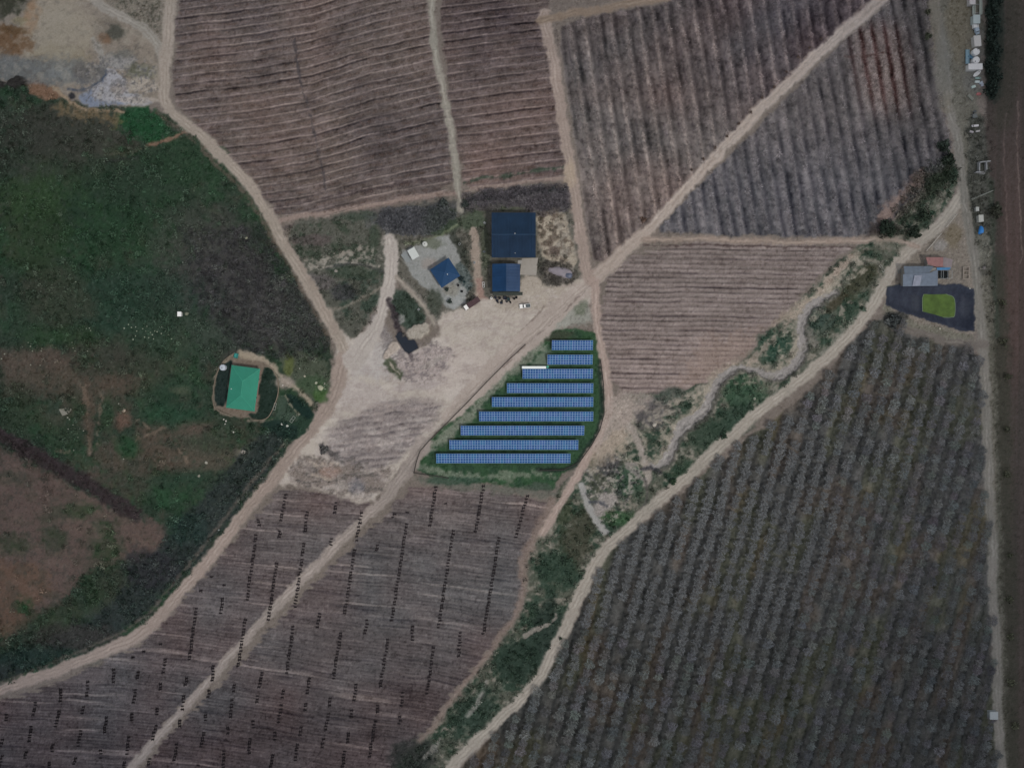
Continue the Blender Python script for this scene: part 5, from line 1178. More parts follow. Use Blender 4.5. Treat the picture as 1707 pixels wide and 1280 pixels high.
# pickup facing left
r = empty('pickup_truck', P(875.2, 510.5, zat(875, 510)), pi + .1, 'white pickup truck with a dark load bed parked on the sandy yard', 'pickup truck')
WP = mat('white_car_paint', alb((232, 232, 230), 875, 510), .25, .5, noise=.02)
prof_body([(2.55, .45), (2.6, .75), (2.45, 1.02), (1.15, 1.12), (-.45, 1.12), (-.5, .4), (2.4, .35)], 1.86).obj('body', WP, r)
prof_body([(1.15, 1.12), (.55, 1.68), (-.25, 1.70), (-.45, 1.12)], 1.7, [1.74, 1.42, 1.42, 1.74]).obj('cab', WP, r)
MB().add([(1.12, -.78, 1.17), (1.12, .78, 1.17), (.58, .66, 1.68), (.58, -.66, 1.68)], [(0, 1, 2, 3)]).obj('windscreen', GLASS, r)
MB().add([(-.46, -.7, 1.2), (-.46, .7, 1.2), (-.27, .6, 1.66), (-.27, -.6, 1.66)], [(3, 2, 1, 0)]).obj('rear_window', GLASS, r)
for s in (-1, 1):
    MB().add([(.95, s * .865, 1.2), (.5, s * .745, 1.62), (-.22, s * .745, 1.62), (-.38, s * .865, 1.2)], [(0, 1, 2, 3)]).obj('side_window', GLASS, r)
    MB().box((2.58, s * .7, .7), (.08, .3, .2)).obj('headlight', mat('lamp_glass', (.6, .6, .6), .1), r)
    MB().box((.95, s * 1.03, 1.15), (.12, .2, .14)).obj('mirror', DARK, r)
b = MB(); b.box((-1.52, .87, .45), (2.02, .1, .68)); b.box((-1.52, -.87, .45), (2.02, .1, .68)); b.box((-2.5, 0, .45), (.08, 1.6, .68)); b.obj('bed_side', WP, r)
MB().box((-1.5, 0, .5), (1.9, 1.62, .3)).obj('load_bed', mat('bed_liner', alb((84, 92, 96), 880, 510), .8), r)
for x in (1.6, -1.55):
    for s in (-1, 1): wheel(r, x, s * .82)
# truck, maroon box with white cab at the lower left end
rz = math.atan2(-(518 - 497), -(771 - 799)) ; d = P(776.5, 512.5) - P(796, 499.5); rz = math.atan2(d.y, d.x)
r = empty('lorry', P(787, 506, zat(787, 506), 1.5), rz, 'lorry with a white cab and a long dark maroon load body beside the grey yard', 'truck')
MB().box((-.8, 0, .9), (6.3, 2.4, 2.0)).obj('load_body', mat('maroon_sheet', alb((76, 56, 60), 787, 506), .6, noise=.15, scale=1, wave=('X', 3)), r)
prof_body([(4.35, .6), (4.4, 1.4), (4.1, 2.5), (2.5, 2.6), (2.45, .6)], 2.2, [2.2, 2.2, 2.0, 2.0, 2.2]).obj('cab', WP, r)
MB().add([(4.42, -.95, 1.45), (4.42, .95, 1.45), (4.15, .88, 2.4), (4.15, -.88, 2.4)], [(0, 1, 2, 3)]).obj('windscreen', GLASS, r)
MB().box((.2, 0, .55), (8, .9, .3)).obj('chassis', DARK, r)
for x in (3.4, -1.6, -3.0):
    for s in (-1, 1): wheel(r, x, s * 1.0, .48, .3)
# stones and boulders
def boulder_mesh(seed, flat=.6):
    rr = np.random.RandomState(seed); b = MB(); n, m_ = 9, 5; v = [(0, 0, -.2)]; 
    for i in range(1, m_):
        th = pi * i / m_
        for j in range(n):
            k = 1 + rr.uniform(-.25, .25); a = 2 * pi * (j + rr.uniform(-.2, .2)) / n
            v.append((sin(th) * cos(a) * k, sin(th) * sin(a) * k * .8, -cos(th) * flat * k + flat * .4))
    v.append((0, 0, flat * 1.35)); f = [(0, 1 + (j + 1) % n, 1 + j) for j in range(n)]
    for i in range(m_ - 2):
        for j in range(n): f.append((1 + i * n + j, 1 + i * n + (j + 1) % n, 1 + (i + 1) * n + (j + 1) % n, 1 + (i + 1) * n + j))
    t = len(v) - 1; f += [(1 + (m_ - 2) * n + j, 1 + (m_ - 2) * n + (j + 1) % n, t) for j in range(n)]
    b.add(v, f); return b
STONE = {}
def boulder(x, y, rpx, c, label, group=None, seed=None):
    k = tuple(c) + (int(x / 250), int(y / 250)); 
    if k not in STONE: STONE[k] = [boulder_mesh(s).mesh('boulder', mat('stone_%d_%d_%d_%d_%d' % k, alb(c, x, y), .9, .2, noise=.2)) for s in range(3)]
    o = bpy.data.objects.new('boulder', STONE[k][int(x * 7 + y * 3) % 3]); COL.objects.link(o)
    s = rpx * MP; o.location = P(x, y, zat(x, y)); o.scale = (s, s, s * .8); o.rotation_euler = (0, 0, (x * 13.7 + y) % 6); tag(o, label, 'boulder', group); return o
gA = 'pale stones scattered in the scrub below the white box'
for x, y in [(207, 547), (214, 541), (219, 546), (226, 545), (228, 552), (238, 548), (243, 552), (245, 544), (251, 554), (254, 558), (258, 552), (241, 562), (248, 563), (256, 565), (262, 553), (269, 556), (276, 552), (281, 558), (286, 565), (305, 563), (143, 539), (149, 547), (151, 551), (144, 548), (270, 545), (226, 560), (222, 566), (240, 540), (135, 514), (126, 470)]:
    boulder(x, y, .8 + (x * 7 % 5) * .12, (150, 158, 140), 'small pale stone among those scattered in the scrub below the white box', gA)
gB = 'pale stones by the brown patch at the left edge'
for x, y in [(47, 571), (51, 577), (54, 585), (62, 580), (69, 585), (70, 581), (52, 573), (111, 577), (120, 571), (122, 580), (125, 585), (172, 574), (146, 585), (51, 608), (67, 609), (8, 590), (3, 598)]:
    boulder(x, y, .9 + (x * 3 % 5) * .14, (138, 140, 124), 'small pale stone among those strewn by the brown patch at the left edge', gB)
gC = 'pale stones round the flat slab in the lower scrub'
for x, y in [(105, 669), (100, 684), (112, 687), (118, 682), (113, 696), (122, 708), (133, 714), (139, 718), (114, 715), (116, 699), (126, 700), (137, 686), (130, 729), (37, 648), (59, 738), (206, 765), (198, 673), (123, 750)]:
    boulder(x, y, .8 + (x * 3 % 5) * .14, (146, 146, 134), 'small pale stone among those round the flat slab in the lower scrub', gC)
for x, y, rr_, c, lb in [(207, 684, 3.2, (168, 152, 136), 'whitish boulder at the head of a bare red patch'), (344, 771, 2.8, (150, 148, 136), 'pale boulder in the scrub left of the road junction'), (332, 793, 2.4, (136, 134, 120), 'pale boulder just below the other near the road junction'),
        (406, 753, 4.2, (164, 158, 148), 'large whitish boulder at the end of a bare bank left of the road'), (312, 523, 3.6, (112, 116, 100), 'grey-green boulder right beside the small white box'), (365, 883, 1.8, (132, 140, 138), 'small grey boulder at the edge of the lower left road'),
        (122, 802, 2.2, (110, 110, 104), 'grey stone below the dark hedgerow'), (534, 646, 5.4, (158, 160, 136), 'largest pale boulder in the garden right of the green house'), (527, 638, 2.6, (156, 160, 140), 'pale boulder touching the largest one in the garden'),
        (508, 627, 2.2, (160, 156, 140), 'pale rounded stone in the middle of the garden strip'), (541, 639.5, 1.5, (150, 150, 140), 'small stone above right of the largest garden boulder'), (470, 707, 2.2, (176, 180, 172), 'left of two white stones at the bottom of the dark lawn'),
        (479, 710, 2.4, (176, 180, 172), 'right of two white stones at the bottom of the dark lawn'), (498, 691, 2.0, (160, 164, 154), 'white stone above the wider frame on the lawn'), (373, 699, 1.4, (190, 188, 180), 'upper left of three white stones below the green house'),
        (377, 701.5, 1.5, (190, 188, 180), 'right of three white stones below the green house'), (375.5, 706.5, 1.2, (180, 180, 172), 'lowest of three white stones below the green house'), (389.5, 720, 1.5, (186, 188, 180), 'lone white stone in the bushes below the green house'),
        (498.5, 605, 1.2, (180, 178, 172), 'upper of two tiny white stones in the garden'), (499.5, 614, 1.0, (170, 170, 164), 'lower of two tiny white stones in the garden'), (471.5, 642, 1.3, (190, 184, 178), 'tiny white stone on the sandy garden path'),
        (560, 452, 3.0, (132, 128, 122), 'pale boulder among the rock lines of the middle plot'), (411, 397, 2.4, (138, 140, 120), 'greenish white stone at the right side of the upper scrub'), (1640, 447, 3.4, (104, 100, 98), 'grey boulder beside the farm road right of the reservoir yard'),
        (1091, 708, 4.0, (166, 160, 150), 'whitish boulder above the creek bend'), (1257, 664, 2.8, (150, 148, 138), 'pale boulder beside the diagonal road above the orchard'), (1567, 548, 1.6, (176, 172, 160), 'white stone on the bank below the reservoir'), (1617, 481, 1.4, (160, 160, 152), 'white stone at the upper right corner of the reservoir')]:
    boulder(x, y, rr_, c, lb)
tag(MB().prism(PXY([(98, 682), (110, 680), (119, 683), (113, 690), (104, 693)], .3), -.1, .3).obj('rock_slab', PALE('slabrock', 108, 686, (126, 124, 112))), 'flat pale rock slab in the lower left scrub', 'rock')
# teal box near green house
crate(394, 593, (2.2, 1.7, .9), mat('teal_paint', alb((52, 142, 138), 394, 592), .5), 'turquoise box just above the green roofed house', None, 1.3)
crate(735, 388 + 5, (.9, .9, .8), PALE('tinyw', 766, 406, (200, 206, 206)), 'tiny white box near the top of the grey yard', None, .3) if False else None
# tall dark rocks by quarry
# end-of-row stakes bundle and black bundles in the lower left fields
CH = [(727,812,717,875),(806,811,793,886),(756,885,731,1045),(832,896,806,1056),(678,874,653,1034),(603,855,594,900),(592,916,574,1022),(513,854,508,886),(507,905,492,1011),(561,838,558,854),(553,898,551,908),(477,825,468,868),(467,885,466,895),(431,866,432,875),(461,939,448,1032),(427,892,412,1000),(629,909,628,917),(879,826,860,895),
(533,1022,529,1045),(489,1044,478,1120),(612,1034,609,1056),(568,1054,556,1131),(688,1044,687,1067),(647,1065,634,1144),(767,1055,765,1092),(723,1080,712,1155),(437,1120,432,1144),(516,1130,512,1155),(594,1141,591,1166),(672,1155,669,1176),(629,1175,629,1186),(667,1194,666,1206),(472,1152,471,1162),(430,1160,429,1170),(469,1175,464,1204),(509,1172,508,1182),(550,1163,549,1175),(548,1189,543,1215),(587,1184,586,1194),(626,1202,616,1260),(581,1222,579,1236),(502,1212,501,1224),(459,1220,458,1232),(540,1232,538,1244),(496,1241,492,1266),(455,1257,452,1277),(574,1252,572,1277),
(371,997,369,1021),(327,1014,316,1099),(409,1032,397,1110),(276,1098,272,1120),(356,1109,354,1133),(230,1120,229,1130),(190,1116,189,1136),(147,1136,145,1159),(102,1149,101,1168),(311,1130,310,1140),(268,1140,268,1149),(226,1149,223,1170),(391,1141,390,1151),(349,1150,347,1160),(59,1170,56,1190),(140,1178,137,1188),(220,1190,219,1199),(306,1159,304,1182),(262,1181,262,1190),(387,1167,384,1194),(11,1190,10,1200),(99,1185,92,1211),(343,1191,342,1201),(300,1200,299,1210),(178,1196,177,1206),(175,1212,174,1220),(52,1210,49,1234),(135,1217,130,1243),(422,1202,422,1213),(380,1212,380,1221),(260,1209,255,1231),(340,1220,336,1244),(215,1229,211,1256),(4,1232,1,1243),(88,1241,87,1251),(45,1252,42,1263),(168,1250,168,1262),(295,1240,291,1266),(417,1230,415,1254),(374,1251,372,1278),(126,1264,123,1272),(3,1259,0,1275),(250,1264,247,1274),(208,1271,207,1279),(83,1270,82,1279),(331,1275,330,1281)]
BM = mat('black_bundle', alb((44, 39, 42), 700, 950), .9, .1, noise=.3, scale=3); rb = random.Random(12); pts = []
for x0, y0, x1, y1 in CH:
    n = max(2, round((y1 - y0) / 5.3) + 1)
    for i in range(n): t = i / (n - 1); pts.append((x0 + (x1 - x0) * t + rb.uniform(-.9, .9), y0 + (y1 - y0) * t + rb.uniform(-.7, .7)))
pts += [(655, 862), (658, 857), (679, 854), (743, 839), (353, 961), (374, 975), (335, 984), (268, 1073), (240, 1085), (222, 1095)]
def bundle(k):
    rr = random.Random(k); b = MB()
    for i in range(7): 
        y = rr.uniform(-.22, .22); z = .1 + rr.uniform(0, .22); a = rr.uniform(-.12, .12); l = rr.uniform(.6, .85)
        b.tube([(-l, y - a, z), (0, y + rr.uniform(-.05, .05), z + .06), (l, y + a, z)], [.07, .12, .07], 5)
    if k % 3 == 0: b.tube([(-.5, -.8, .15), (-.4, .8, .15)], .15, 5); b.tube([(.3, .1, .15), (.5, .85, .15)], .12, 5)
    if k % 3 == 1: b.tube([(.45, -.75, .15), (.5, .65, .15)], .12, 5); b.tube([(-.6, -.7, .12), (-.3, .5, .12)], .1, 5)
    return b
BMS = [bundle(k).mesh('bundle', BM) for k in range(6)]
pts.sort(key=lambda q: (q[0] - 600) ** 2 + (q[1] - 950) ** 2)
print('bundles', len(pts))
for i, (x, y) in enumerate(pts[:300]):
    o = bpy.data.objects.new('bundle', BMS[rb.randrange(6)]); COL.objects.link(o); o.location = P(x, y, zat(x, y)); o.rotation_euler = (0, 0, -.1 + rb.uniform(-.2, .2)); s = rb.uniform(.85, 1.1); o.scale = (s, s, s)
    tag(o, 'short black bundle in the dotted lines across the ploughed fields below the solar plot', 'bundle', 'black bundles in dotted lines across the lower left fields')
if len(pts) > 300:
    b = MB()
    for x, y in pts[300:]:
        q = bundle(rb.randrange(6)); c = P(x, y, zat(x, y)); b.add([(v[0] + c.x, v[1] + c.y, v[2] + c.z) for v in q.v], q.f)
    tag(b.obj('bundles', BM), 'remaining black bundles in the dotted lines near the bottom left corner', 'bundles', kind='stuff')

# ---------------------------------------------------------------- vegetation
def quads_mesh(name, v, c, m, parent=None, loc=None):
    """v: (n,4,3) quads, c: (n,3) colour per face"""
    n = len(v); me = bpy.data.meshes.new(name)
    me.vertices.add(4 * n); me.loops.add(4 * n); me.polygons.add(n)
    me.vertices.foreach_set('co', v.astype(np.float32).reshape(-1)); me.loops.foreach_set('vertex_index', np.arange(4 * n, dtype=np.int32))
    me.polygons.foreach_set('loop_start', np.arange(0, 4 * n, 4, dtype=np.int32)); me.polygons.foreach_set('loop_total', np.full(n, 4, np.int32))
    ca = me.attributes.new('Col', 'FLOAT_COLOR', 'POINT'); cc = np.ones((n, 4, 4), np.float32); cc[:, :, :3] = c[:, None, :]
    ca.data.foreach_set('color', cc.reshape(-1)); me.update(calc_edges=True); me.materials.append(m); return me
def add_mesh(name, me, parent=None, loc=None):
    o = bpy.data.objects.new(name, me); COL.objects.link(o)
    if parent: o.parent = parent
    if loc is not None: o.location = loc
    return o
LEAF = leafmat('foliage'); TWIG = leafmat('twigs')
def leaf_quads(rng, n, R_, h, z0, size, shell=.55, flat=.5):
    """leaf clumps filling a lumpy crown"""
    u = rng.normal(size=(n, 3)); u /= np.linalg.norm(u, axis=1)[:, None]; u[:, 2] = np.abs(u[:, 2]) * 1.0 - .15
    k = 1 + .25 * np.sin(3 * np.arctan2(u[:, 1], u[:, 0]) + rng.rand() * 6) + .15 * np.sin(7 * np.arctan2(u[:, 1], u[:, 0]) + rng.rand() * 6)
    r_ = (shell + (1 - shell) * rng.rand(n)) * k
    c = np.stack([u[:, 0] * r_ * R_, u[:, 1] * r_ * R_, z0 + u[:, 2] * r_ * h], 1)
    a = rng.normal(size=(n, 3)); a[:, 2] *= flat; a /= np.linalg.norm(a, axis=1)[:, None]
    b = rng.normal(size=(n, 3)); b -= (a * b).sum(1)[:, None] * a; b[:, 2] *= flat; b /= np.linalg.norm(b, axis=1)[:, None]
    s = size * (.6 + .8 * rng.rand(n))[:, None]
    return np.stack([c - a * s, c - b * s * .6, c + a * s, c + b * s * .6], 1)
def twig_quads(rng, n, R_, h, z0, wd=.10):
    """bare twigs fanning out of the crown's limbs"""
    az = rng.rand(n) * 2 * pi; el = np.arcsin(rng.rand(n) ** .8) * .95; lum = 1 + .22 * np.sin(3 * az + rng.rand() * 6) + .12 * np.sin(5 * az + rng.rand() * 6)
    d = np.stack([np.cos(az) * np.cos(el) * lum, np.sin(az) * np.cos(el) * lum, np.sin(el)], 1)
    t0 = .15 + .55 * rng.rand(n)[:, None]; t1 = np.minimum(1.05, t0 + .25 + .3 * rng.rand(n)[:, None])
    S_ = np.array([R_, R_, h]); j = rng.normal(size=(n, 3)) * .13
    p0 = d * t0 * S_ + [0, 0, z0]; p1 = (d + j) * t1 * S_ + [0, 0, z0]
    q = p1 - p0; sde = np.cross(q, rng.normal(size=(n, 3))); sde[:, 2] *= .3; sde /= np.linalg.norm(sde, axis=1)[:, None] + 1e-6
    w_ = wd * (.6 + .8 * rng.rand(n))[:, None]
    return np.stack([p0 - sde * w_, p0 + sde * w_, p1 + sde * w_ * .4, p1 - sde * w_ * .4], 1)
def zarr(px, py):
    i = np.clip(((px - GX0) / ST).astype(int), 0, NX - 1); j = np.clip(((py - GY0) / ST).astype(int), 0, NY - 1); return Z[j, i], i, j
def scatter(name, px, py, protos, colfun, smin, smax, label, cat, seed, m=None, rotrow=None):
    """px,py: photo-map positions; one mass of plants as one object"""
    rng = np.random.RandomState(seed); n = len(px); z, i, j = zarr(px, py)
    X_ = (px - CX) * MP; Y_ = (CY - py) * MP; s = smin + (smax - smin) * rng.rand(n); a = rng.rand(n) * 2 * pi if rotrow is None else rotrow + rng.normal(size=n) * .08
    V_ = []; C_ = []; pid = rng.randint(0, len(protos), n); cb = colfun(px, py, i, j, rng)
    for k, pr in enumerate(protos):
        w_ = np.where(pid == k)[0]
        if not len(w_): continue
        ca, sa = np.cos(a[w_]), np.sin(a[w_]); p = pr[None] * s[w_][:, None, None, None]
        x = p[..., 0] * ca[:, None, None] - p[..., 1] * sa[:, None, None] + X_[w_][:, None, None]; y = p[..., 0] * sa[:, None, None] + p[..., 1] * ca[:, None, None] + Y_[w_][:, None, None]; zz = p[..., 2] + z[w_][:, None, None]
        V_.append(np.stack([x, y, zz], -1).reshape(-1, 4, 3)); nq = pr.shape[0]
        f = (1 + .28 * rng.randn(len(w_), nq, 1)).clip(.4, 1.9); C_.append((cb[w_][:, None, :] * f).reshape(-1, 3))
    V_ = np.concatenate(V_); C_ = np.concatenate(C_).clip(0, .8)
    o = add_mesh(name, quads_mesh(name, V_, C_, m or LEAF)); tag(o, label, cat, kind='stuff'); return o
def inside(px, py, poly):
    ins = np.zeros(len(px), bool)
    for k in range(len(poly)):
        ax, ay = poly[k]; bx, by = poly[(k + 1) % len(poly)]
        c = (ay > py) != (by > py)
        with np.errstate(divide='ignore', invalid='ignore'): ins ^= c & (px < ax + (py - ay) * (bx - ax) / ((by - ay) if by != ay else 1e-9))
    return ins
def rnd_in(poly, n, seed):
    rng = np.random.RandomState(seed); xs = [q[0] for q in poly]; ys = [q[1] for q in poly]
    px = rng.uniform(max(min(xs), -70), min(max(xs), 1775), n); py = rng.uniform(max(min(ys), -70), min(max(ys), 1350), n)
    k = inside(px, py, poly); return px[k], py[k]
def ground_col(k=1.0, mixc=None, t=0.0):
    def f(px, py, i, j, rng):
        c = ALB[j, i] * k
        if mixc is not None: c = c * (1 - t) + lin(mixc)[None] / daylight(px, py)[:, None] * t
        return c * (1 + .18 * rng.randn(len(px), 1)).clip(.5, 1.6)
    return f
def notlab(px, py, bad):
    z, i, j = zarr(px, py); return ~np.isin(LAB[j, i], [LABN.index(b) for b in LABN if any(b.startswith(q) for q in bad)])
rg = np.random.RandomState(50)
BUSH = [leaf_quads(rg, 34, 1.0, .9, .15, .26) for _ in range(5)]
TUFT = [leaf_quads(rg, 9, .6, .45, .05, .2) for _ in range(5)]
BARE = [twig_quads(rg, 70, 1.0, 1.0, .25, .05) for _ in range(6)]
VINE = [twig_quads(rg, 12, .8, .55, .15, .055) for _ in range(5)]
# left scrub
px, py = rnd_in(SCRUB, 13000, 1); n_ = fbm(px, py, 70, 301, 3); z, i, j = zarr(px, py); lum = ALB[j, i].sum(1); grn = ALB[j, i][:, 1] / (ALB[j, i][:, 0] + 1e-4)
k = notlab(px, py, ['dirt_road', 'house', 'quarry']) & ((rg.rand(len(px)) < sm(-.5, .5, n_) * .8 + .2) & ((grn > 1.0) | (rg.rand(len(px)) < .12)))
scatter('scrub', px[k], py[k], BUSH, ground_col(1.6, (64, 84, 70), .15), .4, 1.7, 'low dark green and grey scrub covering the left side of the picture', 'scrub', 2)
HR = rnd_in([(-40, 700), (50, 745), (110, 782), (170, 812), (228, 846), (232, 864), (205, 858), (150, 825), (95, 795), (40, 768), (-40, 730)], 900, 3)
scatter('hedgerow', HR[0], HR[1], BARE, ground_col(1.7, (84, 76, 74), .4), .6, 1.5, 'dark twiggy hedgerow running diagonally through the lower left scrub', 'hedgerow', 4, TWIG)
px, py = rnd_in([(300, 380), (440, 380), (550, 570), (540, 600), (470, 600), (400, 580), (330, 520)], 1800, 5); k = notlab(px, py, ['dirt_road', 'house'])
scatter('thicket', px[k], py[k], BARE + BUSH[:2], ground_col(1.35, (84, 84, 90), .3), .6, 1.7, 'grey leafless thicket beside the road above the green roofed house', 'thicket', 6, TWIG)
# creek corridor
px, py = rnd_in(CREEK, 16000, 7); n_ = fbm(px, py, 40, 311, 3); z, i, j = zarr(px, py); grn = ALB[j, i][:, 1] / (ALB[j, i][:, 0] + 1e-4)
k = notlab(px, py, ['dirt_road', 'creek_bed', 'vineyard', 'orchard']) & ((grn > .97) & (rg.rand(len(px)) < .75) | (rg.rand(len(px)) < .06))
scatter('creek_scrub', px[k], py[k], BUSH, ground_col(1.35, (60, 78, 64), .25), .4, 1.5, 'dark green bushes and weeds lining the winding creek', 'bushes', 8)
# rough plots round the yard
RP = [(468, 372), (628, 350), (765, 325), (945, 306), (958, 380), (975, 440), (900, 490), (815, 500), (735, 540), (690, 560), (650, 560), (585, 575), (555, 545), (515, 470)]
px, py = rnd_in(RP, 6500, 9); n_ = fbm(px, py, 30, 321, 3)
k = notlab(px, py, ['dirt', 'yard']) & (rg.rand(len(px)) < sm(-.4, .6, n_) * .9) & ~inside(px, py, [(815, 350), (897, 350), (897, 500), (815, 500)]) & (ALB[zarr(px, py)[2], zarr(px, py)[1]].sum(1) < .6)
scatter('weeds', px[k], py[k], BUSH + TUFT, ground_col(1.2, (62, 74, 62), .25), .35, 1.2, 'weeds and low bushes round the farm buildings', 'weeds', 10)
px, py = rnd_in([(768, 322), (945, 306), (953, 350), (900, 362), (870, 342), (780, 354)], 700, 11)
scatter('brush_pile', px, py, BARE, ground_col(1.6, (112, 108, 114), .55), .7, 1.6, 'grey bare brush along the strip above the largest shed', 'brush', 12, TWIG)
px, py = rnd_in([(640, 350), (740, 345), (760, 360), (720, 388), (660, 392), (632, 375)], 500, 13)
scatter('brush_pile', px, py, BARE, ground_col(1.6, (106, 108, 114), .55), .9, 2.2, 'grey bare bushes on the plot left of the largest shed', 'brush', 14, TWIG)
px, py = rnd_in([(900, 438), (942, 434), (962, 450), (955, 470), (925, 478), (900, 470)], 260, 15); k = ~inside(px, py, [(912, 445), (958, 446), (955, 468), (912, 457)])
scatter('brush_pile', px[k], py[k], BARE, ground_col(1.3, (100, 98, 94), .4), .5, 1.3, 'tangle of brush round the sheeted heap by the road fork', 'brush', 16, TWIG)
px, py = rnd_in(SOL, 5000, 17); k = ~inside(px, py, [(727, 756), (768, 709), (820, 662), (912, 592), (920, 566), (990, 566), (990, 702), (951, 774), (727, 774)]) & notlab(px, py, ['dirt'])
scatter('grass_tufts', px[k], py[k], TUFT, ground_col(1.35), .3, .9, 'green grass and weeds growing round the solar panel rows', 'grass', 18)
px, py = rnd_in([(1540, 270), (1600, 260), (1600, 300), (1545, 345), (1500, 400), (1460, 400), (1470, 375)], 500, 19); k = notlab(px, py, ['dirt_road'])
scatter('creek_bush', px[k], py[k], BUSH, ground_col(1.2, (44, 54, 44), .5), .8, 2.0, 'dark bushes at the upper end of the creek near the farm road', 'bushes', 20)
px, py = rnd_in([(1610, 190), (1655, 190), (1660, 560), (1650, 560), (1620, 420), (1606, 300)], 900, 21); k = notlab(px, py, ['dirt_road']) & (rg.rand(len(px)) < .6)
scatter('verge_weeds', px[k], py[k], BUSH + TUFT, ground_col(1.25), .3, 1.1, 'low weeds on the verge between the farm road and the brown field', 'weeds', 22)

# vines: bare canes along the rows
def row_points(poly, vfun, pitch, t0, spread, along, seed, jit=.8):
    """points on planted rows: solved on the row function by sampling"""
    rng = np.random.RandomState(seed); xs = [q[0] for q in poly]; ys = [q[1] for q in poly]
    A_ = max(0, (min(max(xs), 1775) - max(min(xs), -70)) * (min(max(ys), 1350) - max(min(ys), -70)))
    n = int(A_ / (pitch * along) * (pitch / (2 * spread))); px = rng.uniform(max(min(xs), -70), min(max(xs), 1775), n); py = rng.uniform(max(min(ys), -70), min(max(ys), 1350), n)
    k = inside(px, py, poly); px, py = px[k], py[k]; v = vfun(px, py) + 1.1 * fbm(px, py, 38, 61, 2); t = v / pitch - np.floor(v / pitch); d = np.abs(t - t0); d = np.minimum(d, 1 - d)
    k = (d < spread / pitch) & notlab(px, py, ['dirt_road']); return px[k], py[k]
px, py = row_points(FA, vA, 14, .62, 2.6, 3.4, 31); scatter('vines', px, py, VINE, ground_col(1.25, (112, 92, 84), .5), .7, 1.25, 'leafless vines in curving rows across the big upper left field', 'vines', 32, TWIG, rotrow=.15)
px, py = row_points(FA2, vA, 14, .62, 2.6, 3.4, 33); scatter('vines', px, py, VINE, ground_col(1.25, (108, 90, 86), .5), .7, 1.25, 'leafless vines in rows between the two pale tracks at the top', 'vines', 34, TWIG, rotrow=.12)
px, py = row_points(FD, lambda x, y: y - .012 * x, 8, .2, 1.8, 4.5, 35); scatter('vines', px, py, VINE, ground_col(1.15, (92, 80, 80), .4), .4, .9, 'sparse vines in level rows of the pinkish field right of the solar plot', 'vines', 36, TWIG, rotrow=0)
px, py = row_points(FF, vF, 5.3, .3, 1.6, 5.5, 37); scatter('vines', px, py, VINE, ground_col(1.2, (96, 88, 90), .4), .35, .8, 'sparse vines in the ploughed field left of the narrow diagonal track', 'vines', 38, TWIG, rotrow=-.1)
px, py = row_points(FG, vF, 5.3, .3, 1.6, 5.5, 39); scatter('vines', px, py, VINE, ground_col(1.2, (96, 88, 90), .4), .35, .8, 'sparse vines in the ploughed field right of the narrow diagonal track', 'vines', 40, TWIG, rotrow=-.1)
def orchard(poly, slope, pitch, t0, step, seed, jx=1.5, jy=2.5, miss=.06):
    rng = np.random.RandomState(seed); P_ = []
    for r_ in range(-20, 140):
        off = (r_ + t0) * pitch; ph = rng.rand() * step
        for q in range(-6, int(1450 / step)):
            y = q * step + ph; x = off + slope * y
            if rng.rand() > miss: P_.append((x + rng.normal() * jx * .6, y + rng.normal() * jy * .6))
    P_ = np.array(P_); k = (P_[:, 0] > -70) & (P_[:, 0] < 1775) & (P_[:, 1] > -70) & (P_[:, 1] < 1350); P_ = P_[k]
    P_ = P_[inside(P_[:, 0], P_[:, 1], poly)]; return P_[notlab(P_[:, 0], P_[:, 1], ['dirt_road'])]
q = orchard(FB, .155, 23.5, .1, 7.5, 41); q2 = orchard(FB, .155, 23.5, .72, 9, 42, miss=.45); q = np.concatenate([q, q2])
scatter('orchard_trees', q[:, 0], q[:, 1], BARE, ground_col(1.45, (116, 106, 108), .25), .8, 1.45, 'leafless fruit trees in steep rows left of the upper diagonal road', 'trees', 43, TWIG)
q = orchard(FC, .175, 20.5, .05, 8, 44); k = fbm(q[:, 0], q[:, 1], 60, 331, 2) > -.55; q = q[k]
scatter('orchard_trees', q[:, 0], q[:, 1], BARE, ground_col(1.5, (100, 96, 104), .25), .9, 1.6, 'leafless fruit trees in steep rows right of the upper diagonal road', 'trees', 45, TWIG)
# big orchard: the trees nearest the solar plot as individuals
q = orchard(FE, -.285, 24, .0, 14, 46, jy=2.0, miss=.07)
dd = np.hypot(q[:, 0] - 1150, q[:, 1] - 850); q = q[np.argsort(dd)]
print('orchard', len(q))
rt = np.random.RandomState(60)
def crown_quads(rng, n, R_, h, z0, wd):
    a = rng.rand(n) * 2 * pi; rho = np.sqrt(rng.rand(n)) * (1 + .16 * np.sin(3 * a + rng.rand() * 6) + .1 * np.sin(5 * a + rng.rand() * 6)); up = np.sqrt(np.clip(1 - (rho / 1.25) ** 2, 0, 1))
    z = z0 + h * up * (.35 + .65 * rng.rand(n)); p = np.stack([rho * np.cos(a) * R_, rho * np.sin(a) * R_, z], 1)
    d = np.stack([np.cos(a), np.sin(a), .6 + .5 * rng.rand(n)], 1) + rng.normal(size=(n, 3)) * .6; d /= np.linalg.norm(d, axis=1)[:, None]
    l = (.25 + .4 * rng.rand(n))[:, None]; sde = np.cross(d, rng.normal(size=(n, 3))); sde[:, 2] *= .3; sde /= np.linalg.norm(sde, axis=1)[:, None] + 1e-6; w_ = wd * (.6 + .8 * rng.rand(n))[:, None]
    p0 = p - d * l; p1 = p + d * l
    return np.stack([p0 - sde * w_, p0 + sde * w_, p1 + sde * w_ * .5, p1 - sde * w_ * .5], 1)
